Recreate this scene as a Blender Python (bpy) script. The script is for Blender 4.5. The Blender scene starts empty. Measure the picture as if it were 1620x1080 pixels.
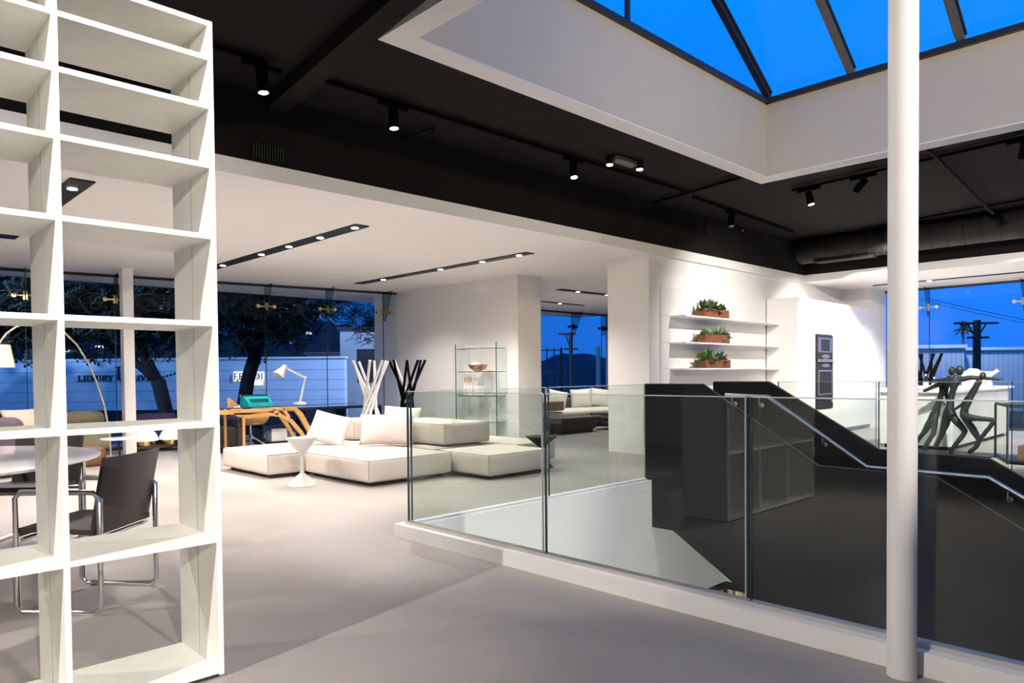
import bpy, bmesh, math, random
from mathutils import Vector, Matrix, Euler, noise
random.seed(7)
PI = math.pi
S = bpy.context.scene
COL = S.collection

# ------------------------------------------------------------------ camera
FPX, YAW, PIT, ROL, PX, PY = 1131.03, .818090847, -.0225526, -.0104141, 763.49, 618.32
f_ = Vector((math.cos(PIT) * math.cos(YAW), math.cos(PIT) * math.sin(YAW), math.sin(PIT)))
r_ = Vector((math.sin(YAW), -math.cos(YAW), 0))
u_ = r_.cross(f_)
r2 = r_ * math.cos(ROL) + u_ * math.sin(ROL)
u2 = -r_ * math.sin(ROL) + u_ * math.cos(ROL)
cam = bpy.data.cameras.new('camera')
co = bpy.data.objects.new('camera', cam)
COL.objects.link(co)
co.matrix_world = Matrix(((r2.x, u2.x, -f_.x, 0), (r2.y, u2.y, -f_.y, 0), (r2.z, u2.z, -f_.z, 1.2), (0, 0, 0, 1)))
cam.sensor_fit = 'HORIZONTAL'
cam.sensor_width = 36
cam.lens = FPX / 1620 * 36
cam.shift_x = (810 - PX) / 1620
cam.shift_y = (PY - 540) / 1620
cam.clip_start = .05
cam.clip_end = 600
S.camera = co

# ------------------------------------------------------------------ exposure
S.view_settings.view_transform = 'Standard'
S.view_settings.look = 'None'
S.view_settings.gamma = 1
S.view_settings.exposure = 0.27
S.view_settings.use_curve_mapping = False


# ------------------------------------------------------------------ world: dusk sky
W = bpy.data.worlds.new('dusk_sky')
S.world = W
W.use_nodes = True
nt = W.node_tree
nt.nodes.clear()
out = nt.nodes.new('ShaderNodeOutputWorld')
bg = nt.nodes.new('ShaderNodeBackground')
tc = nt.nodes.new('ShaderNodeTexCoord')
sep = nt.nodes.new('ShaderNodeSeparateXYZ')
nt.links.new(tc.outputs['Generated'], sep.inputs[0])
rz = nt.nodes.new('ShaderNodeValToRGB')
rz.color_ramp.elements[0].position = 0.0
rz.color_ramp.elements[0].color = (.012, .15, .74, 1)
rz.color_ramp.elements[1].position = .55
rz.color_ramp.elements[1].color = (.0, .27, 1.02, 1)
nt.links.new(sep.outputs['Z'], rz.inputs[0])
dt = nt.nodes.new('ShaderNodeVectorMath'); dt.operation = 'DOT_PRODUCT'
dt.inputs[1].default_value = (.97, -.24, 0)
nt.links.new(tc.outputs['Generated'], dt.inputs[0])
mr = nt.nodes.new('ShaderNodeMapRange')
mr.inputs['From Min'].default_value = .35; mr.inputs['From Max'].default_value = .95
mr.inputs['To Min'].default_value = .55; mr.inputs['To Max'].default_value = 1.2
nt.links.new(dt.outputs['Value'], mr.inputs['Value'])
zr = nt.nodes.new('ShaderNodeMapRange')
zr.inputs['From Min'].default_value = .15; zr.inputs['From Max'].default_value = .5
zr.inputs['To Min'].default_value = 0; zr.inputs['To Max'].default_value = 1
nt.links.new(sep.outputs['Z'], zr.inputs['Value'])
mm = nt.nodes.new('ShaderNodeMix')            # overhead the sky is even in every direction
mm.inputs[3].default_value = 1.0
nt.links.new(zr.outputs[0], mm.inputs[0]); nt.links.new(mr.outputs[0], mm.inputs[2])
nt.links.new(rz.outputs[0], bg.inputs['Color'])
nt.links.new(mm.outputs[0], bg.inputs['Strength'])
nt.links.new(bg.outputs[0], out.inputs[0])


# ------------------------------------------------------------------ materials
def mat(name, col, rough=.6, metal=0, var=0.0, scale=8, bump=0.0, bscale=60, spec=.5, emit=None, stretch=None, coat=0):
    m = bpy.data.materials.new(name)
    m.use_nodes = True
    n = m.node_tree
    b = n.nodes['Principled BSDF']
    b.inputs['Base Color'].default_value = (*col, 1)
    b.inputs['Roughness'].default_value = rough
    b.inputs['Metallic'].default_value = metal
    b.inputs['Specular IOR Level'].default_value = spec
    if coat:
        b.inputs['Coat Weight'].default_value = coat
    if emit:
        b.inputs['Emission Color'].default_value = (*emit[:3], 1)
        b.inputs['Emission Strength'].default_value = emit[3]
    tc = None
    if var or bump:
        tc = n.nodes.new('ShaderNodeTexCoord')
        mp = n.nodes.new('ShaderNodeMapping')
        if stretch:
            mp.inputs['Scale'].default_value = stretch
        n.links.new(tc.outputs['Object'], mp.inputs['Vector'])
    if var:
        t = n.nodes.new('ShaderNodeTexNoise')
        t.inputs['Scale'].default_value = scale
        t.inputs['Detail'].default_value = 6
        n.links.new(mp.outputs[0], t.inputs['Vector'])
        r = n.nodes.new('ShaderNodeValToRGB')
        r.color_ramp.elements[0].position = .3
        r.color_ramp.elements[1].position = .72
        r.color_ramp.elements[0].color = (*[max(0, c * (1 - var)) for c in col], 1)
        r.color_ramp.elements[1].color = (*[min(1, c * (1 + var)) for c in col], 1)
        n.links.new(t.outputs['Fac'], r.inputs[0])
        n.links.new(r.outputs[0], b.inputs['Base Color'])
    if bump:
        t = n.nodes.new('ShaderNodeTexNoise')
        t.inputs['Scale'].default_value = bscale
        t.inputs['Detail'].default_value = 4
        n.links.new(mp.outputs[0], t.inputs['Vector'])
        bp = n.nodes.new('ShaderNodeBump')
        bp.inputs['Strength'].default_value = bump
        bp.inputs['Distance'].default_value = .01
        n.links.new(t.outputs['Fac'], bp.inputs['Height'])
        n.links.new(bp.outputs[0], b.inputs['Normal'])
    return m


def glass_mat(name, tint, refl=1.0, f0=.035, f1=.9):
    """thin sheet glass: tinted see-through with a Fresnel reflection"""
    m = bpy.data.materials.new(name)
    m.use_nodes = True
    n = m.node_tree
    n.nodes.clear()
    o = n.nodes.new('ShaderNodeOutputMaterial')
    mx = n.nodes.new('ShaderNodeMixShader')
    tr = n.nodes.new('ShaderNodeBsdfTransparent'); tr.inputs[0].default_value = (*tint, 1)
    gl = n.nodes.new('ShaderNodeBsdfGlossy'); gl.inputs['Roughness'].default_value = .0
    gl.inputs['Color'].default_value = (refl, refl, refl, 1)
    lw = n.nodes.new('ShaderNodeLayerWeight'); lw.inputs['Blend'].default_value = .5
    pw = n.nodes.new('ShaderNodeMath'); pw.operation = 'POWER'; pw.inputs[1].default_value = 5
    n.links.new(lw.outputs['Facing'], pw.inputs[0])
    fr = n.nodes.new('ShaderNodeMapRange'); fr.inputs['To Min'].default_value = f0; fr.inputs['To Max'].default_value = f1
    n.links.new(pw.outputs[0], fr.inputs['Value'])
    n.links.new(fr.outputs[0], mx.inputs[0]); n.links.new(tr.outputs[0], mx.inputs[1]); n.links.new(gl.outputs[0], mx.inputs[2])
    n.links.new(mx.outputs[0], o.inputs[0])
    return m


def emis(name, col, st):
    return mat(name, (0.8, .8, .8), .5, emit=(*col, st))


M = {}
M['white'] = mat('white_paint', (.84, .825, .81), .7, var=.015, scale=3, bump=.04, bscale=90)
M['warm_grey'] = mat('warm_grey_light_offset', (.60, .55, .47), .75, var=.02, scale=2)  # skylight well colour, darkened and warmed to offset the blue sky light
M['ceiling'] = mat('white_plaster', (.86, .845, .83), .8, var=.01, scale=2)
M['black_paint'] = mat('black_paint', (.010, .0085, .0085), .85, spec=.15, var=.15, scale=2, bump=.06, bscale=40)
M['shelf'] = mat('cream_lacquered_oak', (.86, .85, .79), .5, var=.03, scale=14, bump=.08, bscale=60, stretch=(1, 1, .08))
M['black_steel'] = mat('black_stair_steel', (.009, .009, .0095), .6, var=.08, scale=1.5, spec=.18)
M['black_metal'] = mat('black_metal', (.012, .012, .012), .45, metal=.3, var=.1, scale=10)
M['track_black'] = mat('matt_black_track', (.003, .003, .003), .8, var=.1, scale=9, spec=.06)
M['soft_white'] = mat('soft_white_lacquer', (.58, .57, .54), .3, var=.01, scale=3)
M['pale_brass'] = mat('pale_satin_brass', (.70, .62, .46), .35, metal=.8, var=.04, scale=20)
M['chrome'] = mat('chrome', (.75, .75, .76), .12, metal=1, var=.02, scale=6)
M['steel'] = mat('brushed_steel', (.68, .65, .62), .42, metal=1, var=.05, scale=40, stretch=(1, 1, .05))
M['brass'] = mat('brass', (.72, .5, .2), .25, metal=1, var=.05, scale=20)
M['copper'] = mat('copper', (.62, .3, .2), .2, metal=1, var=.05, scale=20)
M['leather_black'] = mat('black_saddle_leather', (.028, .021, .022), .38, var=.15, scale=12, bump=.1, bscale=200)
M['leather_brown'] = mat('brown_leather', (.2, .1, .055), .45, var=.15, scale=10, bump=.1, bscale=150)
M['sofa'] = mat('cream_linen', (.63, .555, .50), .9, var=.04, scale=5, bump=.25, bscale=140)
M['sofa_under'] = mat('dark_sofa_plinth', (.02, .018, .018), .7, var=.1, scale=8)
M['cushion'] = mat('pale_linen', (.70, .635, .59), .9, var=.03, scale=6, bump=.22, bscale=120)
M['piping'] = mat('grey_piping', (.36, .33, .31), .9, var=.05, scale=20)
M['grey_fabric'] = mat('dark_grey_fabric', (.075, .06, .075), .9, var=.15, scale=12, bump=.2, bscale=120)
M['olive'] = mat('olive_fabric', (.24, .22, .14), .9, var=.1, scale=8, bump=.2, bscale=120)
M['purple'] = mat('deep_purple_fabric', (.03, .02, .07), .85, var=.1, scale=8, bump=.2, bscale=120)
M['pink'] = mat('dusty_pink_fabric', (.62, .42, .37), .9, var=.05, scale=8, bump=.2, bscale=120)
M['marble'] = mat('white_marble', (.83, .82, .84), .18, var=.05, scale=3, coat=.3)
M['corian'] = mat('white_lacquer', (.83, .82, .81), .35, var=.01, scale=3)
M['lacquer'] = mat('white_gloss', (.78, .77, .76), .25, var=.01, scale=3)
M['wood'] = mat('honey_plywood', (.62, .33, .12), .45, var=.2, scale=6, bump=.05, bscale=60, stretch=(1, 6, 6))
M['planter'] = mat('rust_wood', (.22, .075, .035), .6, var=.3, scale=10, bump=.15, bscale=40, stretch=(1, 4, 8))
M['wicker'] = mat('wicker', (.33, .17, .07), .6, var=.4, scale=30, bump=.6, bscale=60, stretch=(1, 1, 4))
M['dark_wood'] = mat('dark_wood', (.06, .03, .018), .5, var=.3, scale=8, bump=.1, bscale=40, stretch=(1, 1, 6))
M['mid_wood'] = mat('walnut', (.17, .085, .045), .5, var=.25, scale=8, bump=.1, bscale=40, stretch=(6, 1, 6))
M['bronze'] = mat('patinated_bronze', (.014, .021, .020), .55, metal=.3, var=.5, scale=14, bump=.5, bscale=30)
M['leaf'] = mat('green_leaf', (.10, .22, .05), .5, var=.5, scale=18)
M['leaf_dark'] = mat('dark_green_leaf', (.035, .075, .025), .5, var=.5, scale=18)
M['leaf_pale'] = mat('pale_green_leaf', (.32, .42, .22), .5, var=.35, scale=18)
M['tree_leaf'] = mat('tree_leaf', (.032, .036, .016), .8, var=.5, scale=4)
M['bark'] = mat('bark', (.012, .009, .008), .9, var=.4, scale=12, bump=.6, bscale=25)
M['soil'] = mat('soil', (.03, .02, .012), .95, var=.3, scale=40, bump=.5, bscale=60)
M['turquoise'] = mat('turquoise_enamel', (.0, .33, .36), .35, var=.04, scale=8)
M['oven_glass'] = mat('oven_black_glass', (.030, .029, .028), .4, var=.05, scale=3, spec=.1)
M['oven_frame'] = mat('oven_grey_steel', (.13, .125, .12), .5, metal=.2, var=.05, scale=30)
M['duct'] = mat('black_duct_metal', (.022, .020, .020), .6, metal=.0, spec=.25, var=.1, scale=4)
M['frame_dark'] = mat('dark_bronze_frame', (.035, .034, .036), .45, metal=.3, var=.1, scale=8)
M['frame_grey'] = mat('grey_rafter_metal', (.16, .15, .145), .5, metal=.3, var=.08, scale=8)
M['glass'] = glass_mat('railing_glass', (.905, .935, .92))
M['glass_win'] = glass_mat('window_glass', (.95, .97, .98), .8, .010, .4)
M['glass_sky'] = glass_mat('skylight_glass', (.96, .975, .99), .4, .015)
M['glass_clear'] = glass_mat('clear_glass', (.93, .97, .96))
M['glass_edge'] = mat('green_glass_edge', (.02, .05, .045), .1, var=.1, scale=10)
M['glass_edge_pale'] = mat('pale_glass_edge', (.55, .62, .58), .15, var=.05, scale=10)
M['fin'] = glass_mat('fin_glass', (.62, .74, .72), .5, .02)
M['spot_on'] = emis('lamp_lens_lit', (1, .95, .88), 14)
M['spot_off'] = mat('lamp_lens_unlit', (.05, .05, .05), .2, var=.05, scale=9)
M['shade'] = mat('cream_shade', (.75, .68, .5), .8, var=.03, scale=9, emit=(1, .87, .6, .2))
M['dome'] = mat('white_glass_dome', (.85, .9, .9), .3, var=.02, scale=9, emit=(.85, .95, 1, .3))
M['paper'] = mat('paper', (.74, .71, .64), .8, var=.08, scale=20)
M['halo'] = emis('backlit_white', (1, .98, .95), 1.4)
M['sign_black'] = mat('black_sign_letter', (.008, .008, .01), .5, var=.05, scale=9)
M['asphalt'] = mat('asphalt', (.02, .02, .024), .9, var=.3, scale=5, bump=.3, bscale=30)
M['hill'] = mat('dark_hillside', (.018, .014, .022), .95, var=.5, scale=.35)
M['hill_far'] = mat('far_hills', (.008, .014, .035), 1, var=.2, scale=.1)
M['brick_far'] = mat('reddish_stucco', (.17, .075, .075), .9, var=.15, scale=1.2)
M['slab_far'] = mat('pale_concrete', (.36, .34, .33), .9, var=.1, scale=.6)
M['pole'] = mat('weathered_pole', (.05, .04, .035), .9, var=.3, scale=6, bump=.3, bscale=30)
M['red_light'] = emis('red_lit_sign', (.9, .1, .12), .7)
M['town_light'] = emis('distant_window_light', (.75, .8, 1), 1.2)
BOOKC = [M['paper'],
         mat('book_cloth_ochre', (.5, .3, .1), .7, var=.1, scale=9), mat('book_cloth_cream', (.72, .62, .45), .7, var=.1, scale=9),
         mat('book_cloth_grey', (.25, .25, .24), .7, var=.1, scale=9), mat('book_cloth_rust', (.35, .14, .06), .7, var=.1, scale=9)]


def concrete():
    m = mat('polished_concrete', (.50, .475, .455), .38, spec=.4)
    n = m.node_tree; b = n.nodes['Principled BSDF']
    tc = n.nodes.new('ShaderNodeTexCoord')
    t1 = n.nodes.new('ShaderNodeTexNoise'); t1.inputs['Scale'].default_value = .9; t1.inputs['Detail'].default_value = 8
    t2 = n.nodes.new('ShaderNodeTexNoise'); t2.inputs['Scale'].default_value = 14; t2.inputs['Detail'].default_value = 6
    n.links.new(tc.outputs['Object'], t1.inputs['Vector']); n.links.new(tc.outputs['Object'], t2.inputs['Vector'])
    r1 = n.nodes.new('ShaderNodeValToRGB')
    r1.color_ramp.elements[0].position = .32; r1.color_ramp.elements[1].position = .7
    r1.color_ramp.elements[0].color = (.355, .315, .285, 1); r1.color_ramp.elements[1].color = (.46, .42, .39, 1)
    n.links.new(t1.outputs['Fac'], r1.inputs[0])
    mx = n.nodes.new('ShaderNodeMix'); mx.data_type = 'RGBA'; mx.blend_type = 'MULTIPLY'; mx.inputs[0].default_value = .18
    n.links.new(r1.outputs[0], mx.inputs[6]); n.links.new(t2.outputs['Color'], mx.inputs[7])
    n.links.new(mx.outputs[2], b.inputs['Base Color'])
    mr = n.nodes.new('ShaderNodeMapRange'); mr.inputs['To Min'].default_value = .3; mr.inputs['To Max'].default_value = .5
    n.links.new(t1.outputs['Fac'], mr.inputs['Value']); n.links.new(mr.outputs[0], b.inputs['Roughness'])
    return m


def grooved(name, col, axis, period, width=.06, dark=.45, rough=.7):
    """boards with thin joints every period metres along a world/object axis"""
    m = mat(name, col, rough)
    n = m.node_tree; b = n.nodes['Principled BSDF']
    tc = n.nodes.new('ShaderNodeTexCoord'); sp = n.nodes.new('ShaderNodeSeparateXYZ')
    n.links.new(tc.outputs['Object'], sp.inputs[0])
    d = n.nodes.new('ShaderNodeMath'); d.operation = 'DIVIDE'; d.inputs[1].default_value = period
    n.links.new(sp.outputs[axis], d.inputs[0])
    fr = n.nodes.new('ShaderNodeMath'); fr.operation = 'FRACT'; n.links.new(d.outputs[0], fr.inputs[0])
    lt = n.nodes.new('ShaderNodeMath'); lt.operation = 'LESS_THAN'; lt.inputs[1].default_value = width
    n.links.new(fr.outputs[0], lt.inputs[0])
    mx = n.nodes.new('ShaderNodeMix'); mx.data_type = 'RGBA'
    mx.inputs[6].default_value = (*col, 1); mx.inputs[7].default_value = (*[c * dark for c in col], 1)
    n.links.new(lt.outputs[0], mx.inputs[0]); n.links.new(mx.outputs[2], b.inputs['Base Color'])
    return m


M['concrete'] = concrete()
M['white_cladding'] = grooved('white_board_cladding', (.78, .78, .8), 'Z', .36, .05, .35)
M['corrugated'] = grooved('white_corrugated_metal', (.72, .72, .74), 'X', .16, .22, .8)


# ------------------------------------------------------------------ mesh helpers
class MB:
    def __init__(s):
        s.bm = bmesh.new()

    def box(s, x0, x1, y0, y1, z0, z1, mx=None):
        c = Vector(((x0 + x1) / 2, (y0 + y1) / 2, (z0 + z1) / 2))
        t = Matrix.Translation(c) @ Matrix.Diagonal((abs(x1 - x0), abs(y1 - y0), abs(z1 - z0), 1))
        bmesh.ops.create_cube(s.bm, size=1, matrix=(mx @ t) if mx else t)
        return s

    def rbox(s, x0, x1, y0, y1, z0, z1, r=.03, seg=3, puff=0, mx=None, sub=4):
        b = bmesh.new()
        c = Vector(((x0 + x1) / 2, (y0 + y1) / 2, (z0 + z1) / 2))
        d = Vector((abs(x1 - x0), abs(y1 - y0), abs(z1 - z0)))
        bmesh.ops.create_cube(b, size=1, matrix=Matrix.Diagonal((*d, 1)))
        bmesh.ops.bevel(b, geom=b.edges[:], offset=min(r, min(d) * .49), segments=seg, profile=.5, affect='EDGES')
        if puff:
            bmesh.ops.subdivide_edges(b, edges=[e for e in b.edges if e.calc_length() > .12], cuts=sub, use_grid_fill=True)
            for v in b.verts:
                q = Vector((v.co.x / d.x * 2, v.co.y / d.y * 2, v.co.z / d.z * 2))
                for i in range(3):
                    j, k = (i + 1) % 3, (i + 2) % 3
                    w = max(0, 1 - q[j] ** 2) * max(0, 1 - q[k] ** 2)
                    v.co[i] += puff * w * q[i]
                nn = noise.noise_vector((v.co + c) * 3.1) * puff * .35
                v.co += nn
        t = Matrix.Translation(c)
        s.merge(b, (mx @ t) if mx else t)
        return s

    def merge(s, b, mx=None):
        if mx:
            bmesh.ops.transform(b, matrix=mx, verts=b.verts[:])
        me = bpy.data.meshes.new('t'); b.to_mesh(me); b.free(); s.bm.from_mesh(me); bpy.data.meshes.remove(me)

    def tube(s, pts, r, n=8, closed=False, flat=None):
        pts = [Vector(p) for p in pts]
        N = len(pts)
        rr = r if isinstance(r, (list, tuple)) else [r] * N
        rings = []
        up = None
        for i, p in enumerate(pts):
            a = pts[i - 1] if (i > 0 or closed) else p
            b = pts[(i + 1) % N] if (i < N - 1 or closed) else p
            t = (b - a)
            t = t.normalized() if t.length > 1e-9 else Vector((0, 0, 1))
            if up is None:
                up = Vector((0, 0, 1)) if abs(t.z) < .9 else Vector((1, 0, 0))
            x = up.cross(t)
            if x.length < 1e-4:
                x = Vector((0, 1, 0)).cross(t)
            x.normalize(); y = t.cross(x).normalized(); up = y
            # widen at corners to keep the thickness
            k = 1.0
            if 0 < i < N - 1 or closed:
                d1 = (p - a).normalized() if (p - a).length else t; k = 1 / max(.5, d1.dot(t))
            ring = []
            for j in range(n):
                an = 2 * PI * j / n + PI / n
                ring.append(s.bm.verts.new(p + (x * math.cos(an) * (flat or 1) + y * math.sin(an)) * rr[i] * min(k, 1.4)))
            rings.append(ring)
        m = N if closed else N - 1
        for i in range(m):
            A, B = rings[i], rings[(i + 1) % N]
            for j in range(n):
                s.bm.faces.new((A[j], A[(j + 1) % n], B[(j + 1) % n], B[j]))
        if not closed:
            s.bm.faces.new(rings[0][::-1]); s.bm.faces.new(rings[-1])
        return s

    def lathe(s, prof, c=(0, 0, 0), n=24, mx=None):
        c = Vector(c)
        rings = []
        for r, z in prof:
            if r < 1e-6:
                rings.append([s.bm.verts.new(c + Vector((0, 0, z)))])
            else:
                rings.append([s.bm.verts.new(c + Vector((r * math.cos(2 * PI * j / n), r * math.sin(2 * PI * j / n), z))) for j in range(n)])
        nv = [v for r in rings for v in r]
        for A, B in zip(rings, rings[1:]):
            for j in range(n):
                k = (j + 1) % n
                if len(A) == 1 and len(B) == 1:
                    continue
                if len(A) == 1:
                    s.bm.faces.new((A[0], B[k], B[j]))
                elif len(B) == 1:
                    s.bm.faces.new((A[j], A[k], B[0]))
                else:
                    s.bm.faces.new((A[j], A[k], B[k], B[j]))
        if len(rings[0]) > 1:
            s.bm.faces.new(rings[0][::-1])
        if len(rings[-1]) > 1:
            s.bm.faces.new(rings[-1])
        if mx:
            bmesh.ops.transform(s.bm, matrix=mx, verts=nv)
        return s

    def cyl(s, p, q, r, n=12, r2=None):
        return s.tube([p, q], [r, r if r2 is None else r2], n)

    def ball(s, c, r, n=12, sc=(1, 1, 1)):
        bmesh.ops.create_uvsphere(s.bm, u_segments=n, v_segments=max(6, n // 2), radius=1,
                                  matrix=Matrix.Translation(c) @ Matrix.Diagonal((r * sc[0], r * sc[1], r * sc[2], 1)))
        return s

    def prism(s, poly, axis, a, b):
        """poly: 2D points in the two other axes (in xyz order), extruded from a to b along axis"""
        def P(p, v):
            return {'x': (v, p[0], p[1]), 'y': (p[0], v, p[1]), 'z': (p[0], p[1], v)}[axis]
        A = [s.bm.verts.new(P(p, a)) for p in poly]
        B = [s.bm.verts.new(P(p, b)) for p in poly]
        n = len(poly)
        s.bm.faces.new(A); s.bm.faces.new(B[::-1])
        for i in range(n):
            s.bm.faces.new((A[i], B[i], B[(i + 1) % n], A[(i + 1) % n]))
        return s

    def ribbon(s, pts, w, axis, a, b):
        """flat bar of width w (or widths) following 2D pts, extruded between a and b along axis"""
        N = len(pts)
        ww = w if isinstance(w, (list, tuple)) else [w] * N
        L, R = [], []
        for i, p in enumerate(pts):
            p = Vector(p); q0 = Vector(pts[max(0, i - 1)]); q1 = Vector(pts[min(N - 1, i + 1)])
            t = (q1 - q0).normalized(); nn = Vector((-t.y, t.x))
            L.append(p + nn * ww[i] / 2); R.append(p - nn * ww[i] / 2)
        for i in range(N - 1):
            s.prism([L[i], L[i + 1], R[i + 1], R[i]], axis, a, b)
        bmesh.ops.remove_doubles(s.bm, verts=s.bm.verts[:], dist=1e-5)
        return s

    def quad(s, *pts):
        s.bm.faces.new([s.bm.verts.new(p) for p in pts]); return s

    def build(s, name, m, parent=None, smooth=False, local=False, label=None, cat=None, group=None, kind=None, angle=40):
        bmesh.ops.recalc_face_normals(s.bm, faces=s.bm.faces[:])
        me = bpy.data.meshes.new(name)
        if parent is not None and not local:
            bmesh.ops.transform(s.bm, matrix=world_of(parent).inverted(), verts=s.bm.verts[:])
        org = Vector((0, 0, 0))
        if parent is None and s.bm.verts:
            xs = [v.co.x for v in s.bm.verts]; ys = [v.co.y for v in s.bm.verts]; zs = [v.co.z for v in s.bm.verts]
            org = Vector(((min(xs) + max(xs)) / 2, (min(ys) + max(ys)) / 2, min(zs)))
            bmesh.ops.translate(s.bm, vec=-org, verts=s.bm.verts[:])
        s.bm.to_mesh(me); s.bm.free()
        me.materials.append(m)
        o = bpy.data.objects.new(name, me)
        o.location = org
        COL.objects.link(o)
        if parent is not None:
            o.parent = parent
        if smooth:
            for p in me.polygons:
                p.use_smooth = True
            if angle < 180:
                try:
                    me.set_sharp_from_angle(angle=math.radians(angle))
                except Exception:
                    pass
        if label: o['label'] = label
        if cat: o['category'] = cat
        if group: o['group'] = group
        if kind: o['kind'] = kind
        return o


def world_of(o):
    m = Matrix.Translation(o.location) @ o.rotation_euler.to_matrix().to_4x4()
    return world_of(o.parent) @ m if o.parent else m


def thing(name, label, cat, loc=(0, 0, 0), rz=0, group=None, kind=None):
    o = bpy.data.objects.new(name, None)
    o.empty_display_size = .1
    COL.objects.link(o)
    o.location = loc; o.rotation_euler = (0, 0, rz)
    if label: o['label'] = label
    if cat: o['category'] = cat
    if group: o['group'] = group
    if kind: o['kind'] = kind
    return o


def kids(o):
    return [c for c in COL.objects if c.parent == o]


def dup(src, loc, rz, label, group=None, rot=None):
    allo = list(COL.objects)
    def rec(o, par):
        c = o.copy(); COL.objects.link(c)
        if par is not None: c.parent = par
        for ch in allo:
            if ch.parent == o: rec(ch, c)
        return c
    r = rec(src, None)
    r.location = loc; r.rotation_euler = rot if rot else (0, 0, rz); r['label'] = label
    if group: r['group'] = group
    return r


def struct(name, mb, m, smooth=False, label=None, angle=40):
    return mb.build(name, m, None, smooth, kind='structure', label=label, angle=angle)


def spot(name, p, target, power, size=60, blend=.5, col=(1, .93, .86), r=.03):
    l = bpy.data.lights.new(name, 'SPOT')
    l.energy = power; l.spot_size = math.radians(size); l.spot_blend = blend; l.color = col; l.shadow_soft_size = r
    o = bpy.data.objects.new(name, l); COL.objects.link(o)
    o.location = p
    d = Vector(target) - Vector(p)
    o.rotation_euler = d.to_track_quat('-Z', 'Y').to_euler()
    return o

# ------------------------------------------------------------------ the setting
FL = MB()
FL.box(-4, 3.3, -7, 14.2, -.3, 0).box(3.3, 7.86, 4.2, 14.2, -.3, 0).box(7.86, 17.3, -7, 14.2, -.3, 0)
struct('floor', FL, M['concrete'])
CE = MB()
CE.box(-4, 17.3, 5.93, 14.2, 2.94, 3.08).box(14.2, 17.3, -7, 5.93, 2.94, 3.08)
struct('ceiling', CE, M['ceiling'])
CD = MB()
CD.box(-4, 3.0, -7, 5.94, 3.7, 3.8).box(8.9, 14.35, -7, 5.94, 3.7, 3.8).box(3.0, 8.9, 4.26, 5.94, 3.7, 3.8).box(3.0, 8.9, -7, -3.2, 3.7, 3.8)
struct('ceiling_dark', CD, M['black_paint'])
struct('wall_bulkhead', MB().box(-4, 14.35, 5.94, 6.1, 3.08, 3.7).box(14.2, 14.35, -7, 5.94, 3.08, 3.7), M['black_paint'])
struct('trim_1', MB().box(3.0, 3.2, -3.2, 4.26, 3.6, 3.615).box(3.2, 8.66, 4.07, 4.26, 3.6, 3.615).box(8.66, 8.9, -3.2, 4.26, 3.6, 3.615).box(3.2, 8.66, -3.2, -3.0, 3.6, 3.615).box(3.0, 3.012, -3.2, 4.26, 3.615, 3.72), M['white'])
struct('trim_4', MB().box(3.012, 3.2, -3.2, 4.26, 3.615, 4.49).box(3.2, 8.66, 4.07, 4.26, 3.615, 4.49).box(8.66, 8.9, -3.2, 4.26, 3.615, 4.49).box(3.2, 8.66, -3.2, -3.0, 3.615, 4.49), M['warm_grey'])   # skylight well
struct('trim_2', MB().prism([(2.99, 5.94), (3.17, 5.94), (2.25, -2), (2.05, -2)], 'z', 3.58, 3.70), M['black_paint'])           # dark ceiling beam
struct('trim_3', MB().box(3.15, 3.30, -7, 4.35, 0, .095).box(3.30, 6.36, 4.19, 4.35, 0, .095), M['white'])   # kerb of the stairwell
struct('wall_partition', MB().box(8.97, 9.56, 8.66, 13.0, 0, 2.94), M['white'])
struct('wall_kitchen', MB().box(8.95, 17.3, 5.98, 6.72, 0, 2.94).box(16.32, 17.25, 5.42, 5.98, 0, 2.94), M['white'])
struct('wall_left', MB().box(-4.15, -4, -7, 14.2, 0, 3.8), M['white'])
struct('wall_near', MB().box(-4, 17.3, -7.15, -7, 0, 3.8), M['white'])
struct('wall_right', MB().box(17.2, 17.35, 6.72, 13.0, 0, 2.94), M['white'])
# the well going down and the lower storey
struct('wall_stairwell', MB().box(3.3, 8.6, 4.2, 4.35, -1.27, -.3).box(3.3, 3.3 + .02, -7, 4.2, -3.6, -.02).box(7.84, 7.86, -7, 4.2, -1.27, -.02).box(3.32, 7.84, 4.19, 4.2, -1.27, -.001), M['white'])
struct('ceiling_lower', MB().box(3.3, 18, 4.35, 9.2, -1.37, -1.27).box(7.86, 18, -7, 4.35, -1.37, -1.27), M['black_paint'])
struct('floor_lower', MB().box(2, 18, -7, 9.2, -3.75, -3.6), M['concrete'])
struct('wall_lower', MB().box(2, 18, 9.0, 9.2, -3.6, -1.27).box(17.9, 18, -7, 9.2, -3.6, -1.27), M['black_paint'])

# slender white columns
def column(c, r, z1, label, square=False):
    t = thing('column', label, 'column', (c[0], c[1], 0), kind='structure')
    if square:
        MB().box(c[0] - r, c[0] + r, c[1] - r, c[1] + r, 0, z1).build('shaft', M['white'], t)
    else:
        MB().lathe([(r, 0), (r, z1)], (c[0], c[1], 0), 40).build('shaft', M['white'], t, True)
column((3.10, .915), .052, 3.6, 'round white steel column in front of the stairwell railing')
column((3.66, 12.14), .08, 2.94, 'square white post near the left window', True)


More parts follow.
